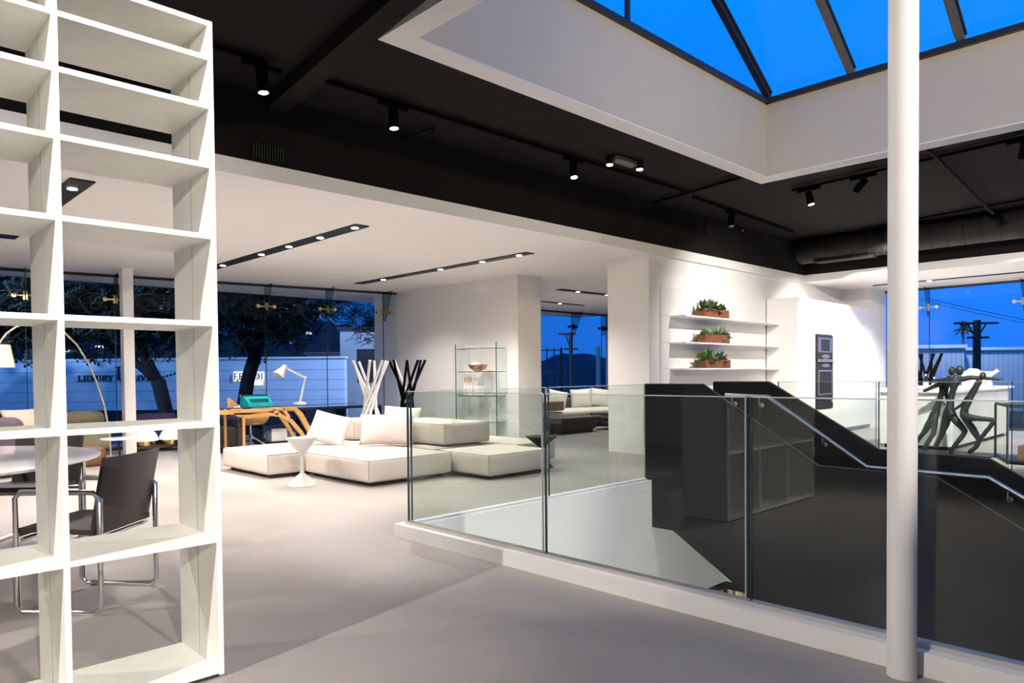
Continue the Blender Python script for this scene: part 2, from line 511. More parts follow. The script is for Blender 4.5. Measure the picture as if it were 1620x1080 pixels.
# ------------------------------------------------------------------ glazing
def window(name, A, B, joints, z0, z1, inward, fin=True, fit=M['brass'], label=None):
    A = Vector((*A, 0)); B = Vector((*B, 0)); d = (B - A).normalized(); n = Vector((*inward, 0)).normalized()
    R = Matrix(((d.x, -n.x, 0, A.x), (d.y, -n.y, 0, A.y), (0, 0, 1, 0), (0, 0, 0, 1)))   # local x along, y outward
    Lg = (B - A).length
    w = thing(name, label, None, A, kind='structure')
    fr = MB(); fr.box(0, Lg, -.02, .03, z1 - .045, z1, R); fr.box(0, Lg, -.03, .04, z0, z0 + .05, R)
    fr.build('window_frame', M['frame_dark'], w)
    e = [0] + joints + [Lg]
    for a, b in zip(e, e[1:]):
        MB().box(a + .006, b - .006, 0, .012, z0 + .05, z1 - .045, R).build('pane', M['glass_win'], w)
    for j in joints:
        MB().box(j - .006, j + .006, -.002, .014, z0 + .05, z1 - .045, R).build('joint_seal', M['frame_dark'], w)
        if fin:
            f = MB(); pr = [(-.02, z1 - .02), (-.40, z1 - .02), (-.10, z1 - .62), (-.02, z1 - .62)]
            b = MB(); b.prism(pr, 'x', j - .008, j + .008); f.merge(b.bm, R); f.build('glass_fin', M['fin'], w)
            g = MB(); g.tube([R @ Vector((j, -.40, z1 - .02)), R @ Vector((j, -.10, z1 - .62))], .006, 4); g.build('fin_edge', M['glass_edge'], w)
            s = MB(); zc = z1 - .42
            for sx in (-1, 1):
                s.cyl(R @ Vector((j, -.06, zc)), R @ Vector((j + sx * .15, -.05, zc)), .014, 8)
                s.cyl(R @ Vector((j + sx * .15, -.075, zc)), R @ Vector((j + sx * .15, -.003, zc)), .036, 12)
            s.box(j - .03, j + .03, -.09, -.03, zc - .07, zc + .07, R)
            s.build('spider_fitting', fit, w, True)
    return w

Wa, Wb = (-4, 14.1), (8.97, 12.19)
wl = math.hypot(Wb[0] - Wa[0], Wb[1] - Wa[1])
window('window_1', Wa, Wb, [(x + 4) / 12.97 * wl for x in (-2.55, -1.3, -.05, 1.2, 2.47, 3.72, 4.97, 6.23, 7.43, 8.66)], 0, 2.94, (-.146, -.989))
window('window_2', (9.56, 12.96), (17.2, 12.96), [2.4, 4.2, 6.04, 7.4], 0, 2.94, (0, -1), fit=M['black_metal'])
window('window_3', (17.2, 5.42), (17.2, -6.9), [.85, 2.47, 4.0, 6.0, 8, 10], 0, 2.94, (-1, 0), fit=M['steel'])

# skylight: a gabled glass roof on the white collar
RX, RZ = 5.93, 4.49 + .6 * 2.73
sk = thing('window_4', None, None, (5.93, .5, 4.49), kind='structure')
fr = MB()
fr.box(8.60, 8.66, -3, 4.07, 4.49, 4.55).box(3.2, 3.26, -3, 4.07, 4.49, 4.55).box(3.2, 8.66, 4.02, 4.07, 4.49, 4.54).box(3.2, 8.66, -3, -2.95, 4.49, 4.54)
fr.build('window_frame', M['frame_dark'], sk)
for y in (4.04, 3.08, 2.02, .98, -.06, -1.1, -2.15, -2.96):
    for sgn, xe in ((1, 8.63), (-1, 3.23)):
        b = MB(); b.prism([(xe + sgn * .03, 4.52), (xe + sgn * .03, 4.62), (RX, RZ + .1), (RX, RZ)], 'y', y - .035, y + .035)
        ra = b.build('rafter', M['frame_grey'] if y < 4 else M['frame_dark'], sk)
        b = MB(); b.prism([(xe, 4.60), (xe, 4.625), (RX, RZ + .105), (RX, RZ + .08)], 'y', y - .055, y + .055); b.build('glazing_bar', M['frame_dark'], ra)
MB().box(RX - .06, RX + .06, -3, 4.07, RZ, RZ + .12).build('ridge_beam', M['frame_dark'], sk)
MB().box(5.71, 5.75, 4.03, 4.07, 4.5, RZ).build('gable_post', M['frame_dark'], sk)
MB().prism([(8.66, 4.6), (8.66, 4.615), (RX, RZ + .095), (RX, RZ + .08)], 'y', -3, 4.07).build('pane', M['glass_sky'], sk)
MB().prism([(3.2, 4.6), (3.2, 4.615), (RX, RZ + .095), (RX, RZ + .08)], 'y', -3, 4.07).build('pane', M['glass_sky'], sk)
MB().prism([(3.2, 4.5), (8.66, 4.5), (RX, RZ)], 'y', 4.045, 4.055).build('pane', M['glass_sky'], sk)
MB().prism([(3.2, 4.5), (8.66, 4.5), (RX, RZ)], 'y', -2.98, -2.97).build('pane', M['glass_sky'], sk)


# ------------------------------------------------------------------ stair and railings
st = thing('staircase', 'black steel staircase with solid guard walls going down through the floor', 'staircase', (7.0, 3.0, 0))
near = [(4.28, 1.085), (3.61, 1.085), (2.52, .385), (1.63, .372), (-2.4, -2.05), (-2.4, -3.58), (-1.9, -3.40), (1.45, -1.40), (2.3, -1.40), (3.94, -.39), (4.175, -.39), (4.175, .10), (4.28, .10)]
MB().prism(near, 'x', 6.30, 6.36).build('guard_wall', M['black_steel'], st)
far = [(4.28, 1.088), (3.62, 1.088), (2.5, .415), (1.57, .39), (-2.4, -2.0), (-2.4, -3.2), (1.45, -1.2), (2.3, -1.2), (3.94, -.3), (4.175, -.3), (4.175, .10), (4.28, .10)]
MB().prism(far, 'x', 7.72, 7.80).build('guard_wall', M['black_steel'], st)
tr = MB(); tr.box(6.36, 7.72, 3.6, 4.175, -.12, 0)
for k in range(4):
    tr.box(6.36, 7.72, 3.6 - (k + 1) * .275, 3.6 - k * .275 + .02, -.175 * (k + 1) - .2, -.175 * (k + 1))
tr.box(6.36, 7.72, 1.6, 2.52, -.9, -.70)
for k in range(14):
    tr.box(6.36, 7.72, 1.6 - (k + 1) * .275, 1.6 - k * .275 + .02, -.7 - .175 * (k + 1) - .2, -.7 - .175 * (k + 1))
tr.build('tread_flight', M['black_steel'], st)
hr = [(7.64, 4.08, .945), (7.64, 3.58, .93), (7.64, 2.57, .245), (7.64, 1.56, .235), (7.64, -1.6, -1.66)]
h = MB().tube(hr, .021, 10).build('handrail', M['steel'], st, True)
for p in ((4.0, .94), (3.68, .93), (3.0, .535), (2.35, .24), (1.42, .15), (1.12, -.03), (.4, -.46)):
    b = MB(); b.tube([(7.64, p[0], p[1] - .01), (7.64, p[0], p[1] - .085), (7.66, p[0], p[1] - .10), (7.72, p[0], p[1] - .10)], .008, 8)
    b.cyl((7.708, p[0], p[1] - .1), (7.72, p[0], p[1] - .1), .025, 10)
    b.build('bracket', M['steel'], h, True)
for x, e in ((6.30, near), (7.72, far)):
    b = MB(); b.tube([(x + .03, p[0], p[1] + .003) for p in e[0:5]], .006, 4); b.build('cap_edge', M['oven_frame'], st)


def panel(p, q, z0, z1, parent):
    p = Vector((*p, 0)); q = Vector((*q, 0)); d = (q - p).normalized(); n = Vector((-d.y, d.x, 0)); Lg = (q - p).length
    R = Matrix(((d.x, n.x, 0, p.x), (d.y, n.y, 0, p.y), (0, 0, 1, 0), (0, 0, 0, 1)))
    g = MB().box(.004, Lg - .004, -.007, .007, z0, z1 - .004, R).build('glass_pane', M['glass'], parent)
    MB().box(0, .007, -.0075, .0075, z0, z1, R).build('pane_edge', M['glass_edge'], g)
    MB().box(Lg - .004, Lg, -.0075, .0075, z0, z1, R).build('pane_edge', M['glass_edge_pale'], g)
    MB().box(.007, Lg - .004, -.0075, .0075, z1 - .005, z1, R).build('pane_edge', M['glass_edge_pale'], g)

rn = thing('glass_railing', 'frameless glass railing on white kerb along near side of stairwell', 'railing', (3.225, 2, .095))
for a, b in ((4.265, 2.915), (2.895, 1.617), (1.597, .30), (.28, -1.0), (-1.02, -2.3)):
    panel((3.225, a), (3.225, b), .095, 1.085, rn)
MB().box(3.20, 3.25, -6.9, 4.28, .095, .118).build('base_channel', M['steel'], rn)
rf = thing('glass_railing', 'frameless glass railing between white sofa and stairwell', 'railing', (4.8, 4.26, .095))
for a, b in ((3.25, 4.76), (4.79, 6.285)):
    panel((a, 4.26), (b, 4.26), .095, 1.085, rf)
MB().box(3.25, 6.29, 4.235, 4.285, .095, .110).build('base_channel', M['white'], rf)
rr = thing('glass_railing', 'frameless glass railing on far side of stairwell by the bronze runners', 'railing', (7.93, 2, 0))
for a, b in ((3.6, 2.58), (2.56, 1.47), (1.45, .3), (.28, -1)):
    panel((7.93, a), (7.93, b), .02, 1.09, rr)
MB().box(7.905, 7.955, -6.9, 3.62, 0, .03).build('base_channel', M['steel'], rr)


# ------------------------------------------------------------------ bookcase lattice in the foreground
bc = thing('open_bookcase', 'tall cream open bookcase lattice in left foreground', 'bookcase', (.36, 2.87, 0))
XV = [1.16, .62, .08, -.46]
ZS = [2.58, 2.445, 2.255, 2.024, 1.746, 1.404, 1.004, .544, .018]
for x in XV:
    MB().box(x, x + .02, 2.795, 3.195, .018 if x != 1.16 else .012, 2.6).build('upright', M['shelf'], bc)
for i in range(3):
    x0, x1 = XV[i + 1] + .02, XV[i]
    for z in ZS:
        MB().box(x0, x1, 2.797, 3.19, z, z + .02).build('shelf_board', M['shelf'], bc)
for x in XV:                                  # shadow joint where the front and rear halves of the bookcase meet
    MB().box(x - .0006, x + .0206, 2.989, 2.993, .02, 2.598).build('joint_line', M['piping'], bc)
MB().box(-.45, 1.165, 2.81, 3.18, 0, .018).build('plinth', M['sofa_under'], bc)


# ------------------------------------------------------------------ white sofa and its cushions
def sofa_module(x0, x1, y0, y1, z0, z1, label, leg=True, rz=0):
    t = thing('sofa_module', label, 'sofa', ((x0 + x1) / 2, (y0 + y1) / 2, 0), 0, None)
    g_ = .012
    x0, x1, y0, y1 = x0 + g_, x1 - g_, y0 + g_, y1 - g_
    MB().rbox(x0, x1, y0, y1, z0, z1, .035, 3, .014, sub=5).build('upholstery', M['sofa'], t, True, angle=180)
    p = MB(); zt = z1 - .012
    e = .012
    p.tube([(x0 + e, y0 + e, zt), (x1 - e, y0 + e, zt), (x1 - e, y1 - e, zt), (x0 + e, y1 - e, zt)], .006, 6, True)
    for x, y in ((x0 + e, y0 + e), (x1 - e, y0 + e), (x0 + e, y1 - e), (x1 - e, y1 - e)):
        p.tube([(x, y, z0 + .02), (x, y, zt)], .006, 6)
    p.build('piping', M['piping'], t, True)
    if leg:
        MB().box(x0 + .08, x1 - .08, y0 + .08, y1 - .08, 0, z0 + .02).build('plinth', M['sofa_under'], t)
    return t

sofa_module(3.86, 6.75, 7.83, 9.12, .045, .29, 'low cream sofa section at far left, behind the white hourglass side table')
sofa_module(4.32, 5.53, 6.42, 7.81, .045, .29, 'wide low cream sofa section at front centre of the sofa group')
sofa_module(5.55, 6.62, 5.83, 6.80, .045, .29, 'low cream sofa section nearest the stairwell glass railing')
sofa_module(5.55, 6.60, 6.82, 7.81, .045, .29, 'cream sofa seat carrying the tall backrest block')
sofa_module(6.64, 7.42, 6.45, 8.05, .045, .29, 'low cream sofa section at far right, beside the black hourglass table')
sofa_module(5.76, 6.58, 6.86, 8.25, .316, .585, 'tall cream backrest block standing on the sofa at its right', False)
sofa_module(5.42, 6.12, 8.40, 9.08, .316, .585, 'cream backrest block half hidden behind two scatter cushions', False)


def cushion_bm(w, h, t, n=14):
    b = MB(); bm = b.bm
    V = {}
    for s in (1, -1):
        for i in range(n + 1):
            for j in range(n + 1):
                u, v = -1 + 2 * i / n, -1 + 2 * j / n
                edge = i in (0, n) or j in (0, n)
                if s == -1 and edge:
                    V[s, i, j] = V[1, i, j]; continue
                k = 1 - .10 * (1 - abs(u)) * 0 - .05 * (1 - v * v) * abs(u) - .0
                k2 = 1 - .05 * (1 - u * u) * abs(v)
                th = (max(0, 1 - u ** 2) ** .45) * (max(0, 1 - v ** 2) ** .45)
                nz = noise.noise(Vector((u * 2.2, v * 2.2, s * 3 + w))) * .12 * th
                V[s, i, j] = bm.verts.new((u * w / 2 * k, v * h / 2 * k2, s * t / 2 * (th + nz)))
        for i in range(n):
            for j in range(n):
                q = [V[s, i, j], V[s, i + 1, j], V[s, i + 1, j + 1], V[s, i, j + 1]]
                bm.faces.new(q if s == 1 else q[::-1])
    return b

def cushion(name, w, h, t, loc, rot, label, m=None, group=None, cat='cushion', roll=0):
    """local x width, y height, z thickness; rot euler"""
    R = Matrix.Translation(loc) @ Euler(rot, 'XYZ').to_matrix().to_4x4()
    b = cushion_bm(w, h, t)
    if roll: bmesh.ops.rotate(b.bm, cent=(0, 0, 0), matrix=Matrix.Rotation(roll, 3, 'Z'), verts=b.bm.verts[:])
    o = b.build(name, m or M['cushion'], None, True, label=label, cat=cat, group=group, angle=180)
    d = Vector(o.location)
    o.location = R @ d
    o.rotation_euler = rot
    # sit the origin back on the local centre
    return o

cushion('scatter_cushion', .52, .47, .17, (4.98, 8.30, .51), (math.radians(56), 0, math.radians(-40)), 'square cream cushion leaning at the left end of the sofa', roll=math.radians(-16))
cushion('scatter_cushion', .70, .42, .18, (5.44, 7.64, .505), (math.radians(68), 0, math.radians(-43)), 'wide cream cushion in the middle of the sofa')
cushion('scatter_cushion', .56, .44, .15, (6.42, 8.64, .53), (math.radians(68), math.radians(4), math.radians(-46)), 'cream cushion peeking up behind the wide middle cushion')


# hourglass side tables
def hourglass(loc, h, rt, rb, m, label, rs=.016):
    prof = [(rb, 0), (rb, .006), (rs * 1.3, rb * 1.05), (rs, h * .45), (rs, h * .62), (rs * 1.3, h - rt * .95), (rt, h - .008), (rt, h)]
    t = thing('side_table', label, 'side table', loc)
    zt = h - .012
    MB().lathe([(rb, 0), (rb, .008), (rs * 1.4, rb * .85), (rs, h * .42)], loc, 40).build('base', m, t, True)
    MB().lathe([(rs, h * .42), (rs, h * .60)], loc, 24).build('stem', m, t, True)
    MB().lathe([(rs, h * .60), (rs * 1.4, h * .63), (rt, zt), (rt, h)], loc, 40).build('top_cone', m, t, True)
hourglass((3.93, 7.13, 0), .53, .165, .165, M['soft_white'], 'white hourglass side table in front of the sofa')
hourglass((6.86, 6.22, 0), .40, .20, .15, M['black_metal'], 'small black hourglass side table behind the stairwell glass')


# coat stands of crossed sticks
def stick_stand(c, h, zc, r_top, r_bot, m, label, n=8, odd=None, seed=1):
    rnd = random.Random(seed)
    t = thing('coat_stand', label, 'coat stand', (c[0], c[1], 0))
    for i in range(n):
        a = 2 * PI * i / n + rnd.uniform(-.2, .2)
        tw = PI + .55
        p0 = Vector((c[0] + r_bot * math.cos(a + tw), c[1] + r_bot * math.sin(a + tw), 0))
        p1 = Vector((c[0] + r_top * math.cos(a), c[1] + r_top * math.sin(a), h + rnd.uniform(-.01, .01)))
        k = MB().cyl(p0, p1, .024, 12)
        k.build('stick', odd[1] if odd and i == odd[0] else m, t, True)
    MB().tube([(c[0] + .07 * math.cos(x * PI / 8), c[1] + .07 * math.sin(x * PI / 8), zc) for x in range(16)], .006, 6, True).build('ring', M['steel'], t, True)
stick_stand((6.93, 10.2), 1.46, .9, .31, .36, M['lacquer'], 'white coat stand of crossed sticks behind the sofa', seed=3)
stick_stand((7.90, 10.45), 1.48, .9, .34, .36, M['track_black'], 'black coat stand of crossed sticks against the white partition', odd=(2, M['lacquer']), seed=5)
stick_stand((16.5, 4.45), 1.53, .85, .30, .36, M['track_black'], 'black coat stand of crossed sticks behind the kitchen island', seed=8)


# ------------------------------------------------------------------ glass display stand and what is on it
dg = thing('display_stand', 'clear glass display stand against the white partition', 'display stand', (8.76, 9.5, 0))
plan = [(8.95, 8.96), (8.95, 10.03), (8.72, 10.03), (8.52, 9.72), (8.52, 9.22), (8.72, 8.96)]
for z in (.36, .82, 1.25, 1.66):
    s = MB().prism(plan, 'z', z, z + .012).build('glass_shelf', M['glass_clear'], dg)
    MB().tube([(x, y, z + .006) for x, y in plan[1:]] + [(plan[0][0], plan[0][1], z + .006)], .008, 4).build('shelf_edge', M['glass_edge'], s)
for a, b in (((8.72, 8.955), (8.95, 8.955)), ((8.72, 10.035), (8.95, 10.035))):
    g = MB().box(a[0], b[0], a[1] - .005, a[1] + .005, 0, 1.77).build('glass_side', M['glass_clear'], dg)
    MB().box(a[0] - .006, a[0] + .006, a[1] - .006, a[1] + .006, 0, 1.77).build('side_edge', M['glass_edge'], g)
bw = thing('bowl', 'copper bowl with white pebble on upper shelf of the glass stand', 'bowl', (8.7, 9.40, 1.263))
MB().lathe([(.02, 0), (.06, .004), (.14, .05), (.185, .12), (.178, .12), (.13, .056), (.05, .014), (0, .012)], (8.7, 9.40, 1.263), 32).build('bowl_shell', M['copper'], bw, True)
MB().ball((8.70, 9.46, 1.365), .11, 16, (1, .95, .6)).build('pebble', M['lacquer'], bw, True)
for i, (y, lb) in enumerate(((9.80, 'leftmost of three slim white bottles on the glass stand'), (9.72, 'middle one of three slim white bottles on the glass stand'), (9.64, 'slim white bottle next to the white box on the glass stand'))):
    b = thing('bottle', lb, 'bottle', (8.74, y, .833), group='white bottles on the glass stand')
    MB().lathe([(.03, 0), (.033, .01), (.033, .16), (.012, .20), (.011, .23), (0, .23)], (8.74, y, .833), 16).build('bottle_body', M['lacquer'], b, True)
    MB().lathe([(.014, .231), (.014, .33), (0, .33)], (8.74, y, .833), 10).build('stopper', M['wood'], b, True)
bx = thing('box', 'white box tied with string beside the bottles on the glass stand', 'box', (8.7, 9.46, .833))
MB().rbox(8.62, 8.78, 9.33, 9.57, .833, .97, .006).build('box_body', M['lacquer'], bx)
MB().rbox(8.615, 8.785, 9.325, 9.575, .97, 1.0, .004).build('box_lid', M['corian'], bx)
MB().box(8.61, 8.79, 9.445, 9.455, .835, 1.003).build('string', M['wood'], bx)


# ------------------------------------------------------------------ desk with its chair, typewriter and lamp
dk = thing('desk', 'sculpted honey plywood desk with glass top behind the sofa', 'desk', (5.2, 10.6, 0))
y = 10.28
f = MB()
f.ribbon([(4.12, .69), (4.3, .69), (4.5, .685), (4.8, .68), (5.02, .69), (5.25, .708), (5.45, .712), (5.56, .70), (5.66, .60), (5.80, .36), (6.0, 0)], [.06, .065, .07, .085, .06, .04, .045, .06, .085, .075, .06], 'y', y, y + .05)
f.ribbon([(4.55, .66), (4.8, .635), (5.1, .635), (5.32, .60), (5.5, .50), (5.66, .32), (5.86, 0)], [.02, .06, .05, .05, .06, .06, .055], 'y', y, y + .05)
f.ribbon([(5.36, .70), (5.42, .62), (5.46, .56)], [.05, .045, .05], 'y', y, y + .05)
f.ribbon([(5.20, .70), (5.24, .65), (5.25, .61)], [.05, .04, .05], 'y', y, y + .05)
f.build('side_frame', M['wood'], dk)
for yy in (10.29, 10.95):
    MB().box(4.70, 4.735, yy, yy + .035, 0, .69 if yy < 10.5 else .742).build('leg', M['wood'], dk)
MB().ribbon([(5.50, .70), (5.66, .55), (5.80, .34), (6.0, 0)], [.05, .07, .06, .05], 'y', 10.93, 10.97).build('leg', M['wood'], dk)
MB().box(4.70, 4.735, 10.325, 10.95, .66, .69).build('crossbar', M['wood'], dk)
MB().box(5.50, 5.55, 10.33, 10.95, .655, .70).build('crossbar', M['wood'], dk)
dt_ = MB().rbox(4.10, 6.65, 10.2, 11.1, .742, .754, .004, 1).build('glass_top', M['glass_clear'], dk)
MB().tube([(4.10, 10.2, .748), (6.65, 10.2, .748), (6.65, 11.1, .748), (4.10, 11.1, .748)], .007, 4, True).build('top_edge', M['glass_edge'], dt_)

ty = thing('typewriter', 'turquoise portable typewriter on the glass desk', 'typewriter', (5.12, 10.72, .755))
b = MB(); b.prism([(10.58, .757), (10.88, .757), (10.88, .885), (10.78, .90), (10.66, .85), (10.58, .80)], 'x', 4.93, 5.33); b.build('case', M['turquoise'], ty)
MB().cyl((4.90, 10.83, .905), (5.36, 10.83, .905), .018, 12).build('platen', M['black_metal'], ty, True)
for x in (4.895, 5.36):
    MB().cyl((x, 10.83, .905), (x + .02, 10.83, .905), .022, 12).build('platen_knob', M['chrome'], ty, True)
kb = MB()
for r in range(3):
    for c in range(9):
        kb.box(4.97 + c * .036, 4.995 + c * .036, 10.585 + r * .025, 10.602 + r * .025, .803 + r * .02, .817 + r * .02)
kb.build('keyboard', M['black_metal'], ty)

lp = thing('desk_lamp', 'white jointed architect lamp standing on the desk', 'desk lamp', (5.96, 10.85, .755))
MB().lathe([(.11, 0), (.11, .015), (.03, .03), (0, .03)], (5.96, 10.85, .755), 24).build('base', M['lacquer'], lp, True)
b = MB(); b.tube([(5.955, 10.85, .78), (6.06, 10.85, 1.17)], .012, 8); b.tube([(5.985, 10.87, .78), (6.085, 10.87, 1.17)], .007, 8); b.build('lower_arm', M['lacquer'], lp, True)
b = MB(); b.tube([(6.07, 10.85, 1.17), (5.70, 10.85, 1.345)], .012, 8); b.tube([(6.07, 10.87, 1.20), (5.71, 10.87, 1.372)], .006, 8); b.build('upper_arm', M['lacquer'], lp, True)
MB().ball((6.07, 10.86, 1.18), .028, 10).build('joint', M['lacquer'], lp, True)
Rl = Matrix.Translation((5.69, 10.85, 1.37)) @ Euler((0, math.radians(38), 0)).to_matrix().to_4x4()
MB().lathe([(.0, .03), (.035, .02), (.04, -.03), (.055, -.07), (.105, -.19), (.10, -.19), (.05, -.07), (0, -.05)], (0, 0, 0), 24, Rl).build('lamp_shade', M['lacquer'], lp, True)

# swivel chair: moulded shell
ch = thing('desk_chair', 'honey plywood swivel chair tucked behind the desk', 'chair', (5.36, 11.46, 0))
C0 = Vector((5.36, 11.46, 0))
sh = MB(); bm = sh.bm; n1, n2 = 28, 8
ring = []
for j in range(n2 + 1):
    v = j / n2
    row = []
    for i in range(n1):
        a = 2 * PI * i / n1
        back = max(0, math.cos(a - 2.45))                      # side that rises into the backrest
        r = .10 + (.21 + .04 * back) * v ** .6
        zt = .40 + v ** 2.2 * (.14 + .32 * back ** 2)
        row.append(bm.verts.new(C0 + Vector((r * 1.05 * math.cos(a), r * math.sin(a), zt))))
    ring.append(row)
for j in range(n2):
    for i in range(n1):
        k = (i + 1) % n1
        if 3 <= j <= 5 and (i % n1 in (0, 1, 25, 26) or i in (20, 21, 22)) and j == 4: continue     # openings under the arms
        bm.faces.new((ring[j][i], ring[j][k], ring[j + 1][k], ring[j + 1][i]))
bm.faces.new(ring[0][::-1])
so = sh.build('seat_shell', M['wood'], ch, True, angle=180)
md = so.modifiers.new('thickness', 'SOLIDIFY'); md.thickness = .018; md.offset = -1
MB().cyl(C0 + Vector((0, 0, .16)), C0 + Vector((0, 0, .42)), .022, 12).build('post', M['chrome'], ch, True)
for i in range(4):
    a = PI / 4 + i * PI / 2 + .25
    MB().tube([C0 + Vector((0, 0, .22)), C0 + Vector((.30 * math.cos(a), .30 * math.sin(a), .02))], [.016, .010], 8).build('leg', M['chrome'], ch, True)
MB().rbox(5.20, 5.52, 11.31, 11.61, .425, .455, .014, 2).build('seat_pad', M['leather_brown'], ch, True)

# dark leather armchair behind the bookcase edge
ac = thing('armchair', 'black leather armchair between the bookcase and the desk', 'armchair', (4.70, 11.35, 0))
MB().rbox(4.35, 5.05, 11.05, 11.75, .08, .40, .04, 3, .015).build('seat', M['leather_black'], ac, True, angle=180)
MB().rbox(4.33, 4.45, 11.0, 11.75, .05, .56, .04, 3, .01).build('armrest', M['leather_black'], ac, True, angle=180)
MB().rbox(4.93, 5.04, 11.0, 11.75, .05, .56, .04, 3, .01).build('armrest', M['leather_black'], ac, True, angle=180)
MB().rbox(4.35, 5.03, 11.68, 11.86, .05, .60, .05, 3, .015).build('backrest', M['leather_black'], ac, True, angle=180)
for x in (4.40, 4.98):
    for y in (11.08, 11.78):
        MB().cyl((x, y, 0), (x, y, .09), .015, 8).build('leg', M['black_metal'], ac)

# low bookcase along the left window, with books and a box
lb = thing('low_bookcase', 'long low black bookcase under the left window', 'bookcase', (7.0, 12.0, 0))
u = MB(); u.box(5.75, 8.3, 11.82, 12.17, .58, .62).box(5.75, 8.3, 11.82, 12.17, 0, .05).box(5.75, 8.3, 11.82, 12.17, .30, .325)
u.build('shelf_board', M['black_metal'], lb)
for x in (5.75, 6.6, 7.45, 8.27):
    MB().box(x, x + .03, 11.82, 12.17, .05, .58).build('upright', M['black_metal'], lb)
rb = random.Random(4)
x = 6.64; kk = 0
descr = ['first', 'second', 'third', 'fourth', 'fifth', 'sixth', 'seventh', 'eighth', 'ninth', 'tenth', 'eleventh', 'twelfth']
while x < 7.32 and kk < 12:
    w = rb.uniform(.035, .065); hh = rb.uniform(.19, .235); c = BOOKC[rb.choice([0, 2, 2, 0, 3])]
    bk = thing('book', 'pale upright book, %s from the left in the low black bookcase' % descr[kk], 'book', (x + w / 2, 11.98, .05), group='books in the low bookcase')
    MB().rbox(x, x + w - .003, 11.86, 12.08, .051, .051 + hh, .004, 1).build('cover', c, bk)
    MB().box(x + .005, x + w - .008, 11.87, 12.085, .055, .051 + hh + .001).build('page_block', M['paper'], bk)
    x += w; kk += 1
wb = thing('box', 'white storage box standing in the low black bookcase', 'box', (6.1, 11.98, .05))
MB().rbox(5.95, 6.25, 11.86, 12.1, .051, .24, .006).build('box_body', M['corian'], wb); MB().rbox(5.945, 6.255, 11.855, 12.105, .24, .27, .005).build('box_lid', M['lacquer'], wb)

# left window corner: lamps, low ledge, sofa, pouf, arc lamp
ld = thing('low_bench', 'low dark wooden bench under the two dome lamps', 'bench', (4.3, 12.4, 0))
MB().box(3.70, 5.3, 12.13, 12.5, .06, .10).build('bench_top', M['dark_wood'], ld)
for xx in (3.75, 5.2):
    MB().box(xx, xx + .05, 12.16, 12.47, 0, .06).build('leg', M['black_metal'], ld)
for i, (x, y, lb_) in enumerate(((3.95, 12.3, 'white glass dome table lamp nearest the square white post'), (4.37, 12.3, 'white glass dome table lamp on the right end of the pair'))):
    L = thing('dome_lamp', lb_, 'table lamp', (x, y, .10), group='dome lamps under the left window')
    MB().lathe([(.155, 0), (.16, .02), (.155, .07), (.05, .08), (.02, .12), (.0, .12)], (x, y, .10), 28).build('base', M['brass'], L, True)
    MB().lathe([(.20, .085), (.19, .14), (.15, .215), (.08, .265), (0, .285)], (x, y, .10), 28).build('lamp_shade', M['dome'], L, True)

al = thing('arc_lamp', 'tall arc floor lamp with cream shade at left window', 'floor lamp', (3.15, 11.3, 0))
arc = []
for i in range(25):
    a = i / 24
    x = 3.15 - .05 * a - 1.36 * a ** 1.35 - .0
    arc.append((1.8 + (3.15 - 1.8) * (1 - a) ** 1.0 if False else x, 11.3, 0))
pts = [(3.15, 11.3, .05), (3.13, 11.3, .46), (3.07, 11.3, .83), (2.98, 11.3, 1.15), (2.88, 11.3, 1.42), (2.74, 11.3, 1.68), (2.57, 11.3, 1.87), (2.42, 11.3, 1.95), (2.27, 11.3, 1.98), (2.14, 11.3, 1.965), (2.01, 11.3, 1.91), (1.90, 11.3, 1.82), (1.84, 11.3, 1.73), (1.80, 11.3, 1.66)]
MB().tube(pts, .014, 10).build('arc_stem', M['pale_brass'], al, True)
MB().lathe([(.15, 0), (.15, .05), (.02, .06), (0, .06)], (3.15, 11.3, 0), 28).build('base', M['marble'], al, True)
MB().lathe([(.19, 0), (.14, .30), (.0, .301)], (1.80, 11.3, 1.365), 32).build('lamp_shade', M['shade'], al, True)

rt = thing('side_table', 'small round side table with thin black stem beside the white post', 'side table', (3.05, 10.55, 0))
MB().lathe([(.235, .37), (.24, .378), (.24, .388), (0, .39)], (3.05, 10.55, 0), 36).build('tabletop', M['marble'], rt, True)
MB().cyl((3.05, 10.55, .01), (3.05, 10.55, .372), .013, 10).build('stem', M['black_metal'], rt, True)
MB().lathe([(.15, 0), (.15, .01), (0, .012)], (3.05, 10.55, 0), 28).build('base', M['black_metal'], rt, True)

MB().rbox(2.15, 2.95, 10.75, 11.2, 0, .27, .09, 4, .02).build('pouf', M['leather_brown'], None, True, label='brown leather pouf on the floor beside the arc lamp', cat='pouf', angle=180)
gs = thing('sofa', 'dark grey sofa with rounded back by the left window', 'sofa', (1.0, 10.9, 0))
MB().rbox(.1, 1.88, 10.45, 11.4, .06, .36, .06, 4, .02).build('seat', M['grey_fabric'], gs, True, angle=180)
MB().rbox(.1, 1.88, 10.25, 10.5, .06, .73, .09, 4, .03).build('backrest', M['grey_fabric'], gs, True, angle=180)
for x in (.2, 1.6):
    for y in (10.35, 11.3):
        MB().cyl((x, y, 0), (x, y, .08), .018, 8).build('leg', M['black_metal'], gs)
cushion('scatter_cushion', .5, .42, .15, (2.02, 11.05, .62), (math.radians(65), 0, math.radians(20)), 'dusty pink cushion on the dark grey sofa', M['pink'])
oc = thing('chaise', 'long olive chaise with a bolster under the left window', 'chaise', (3.0, 12.45, 0))
MB().rbox(2.1, 3.42, 12.2, 12.75, .1, .46, .06, 4, .02).build('seat', M['olive'], oc, True, angle=180)
MB().rbox(2.75, 3.40, 12.45, 12.75, .46, .68, .09, 4, .02).build('bolster', M['olive'], oc, True, angle=180)
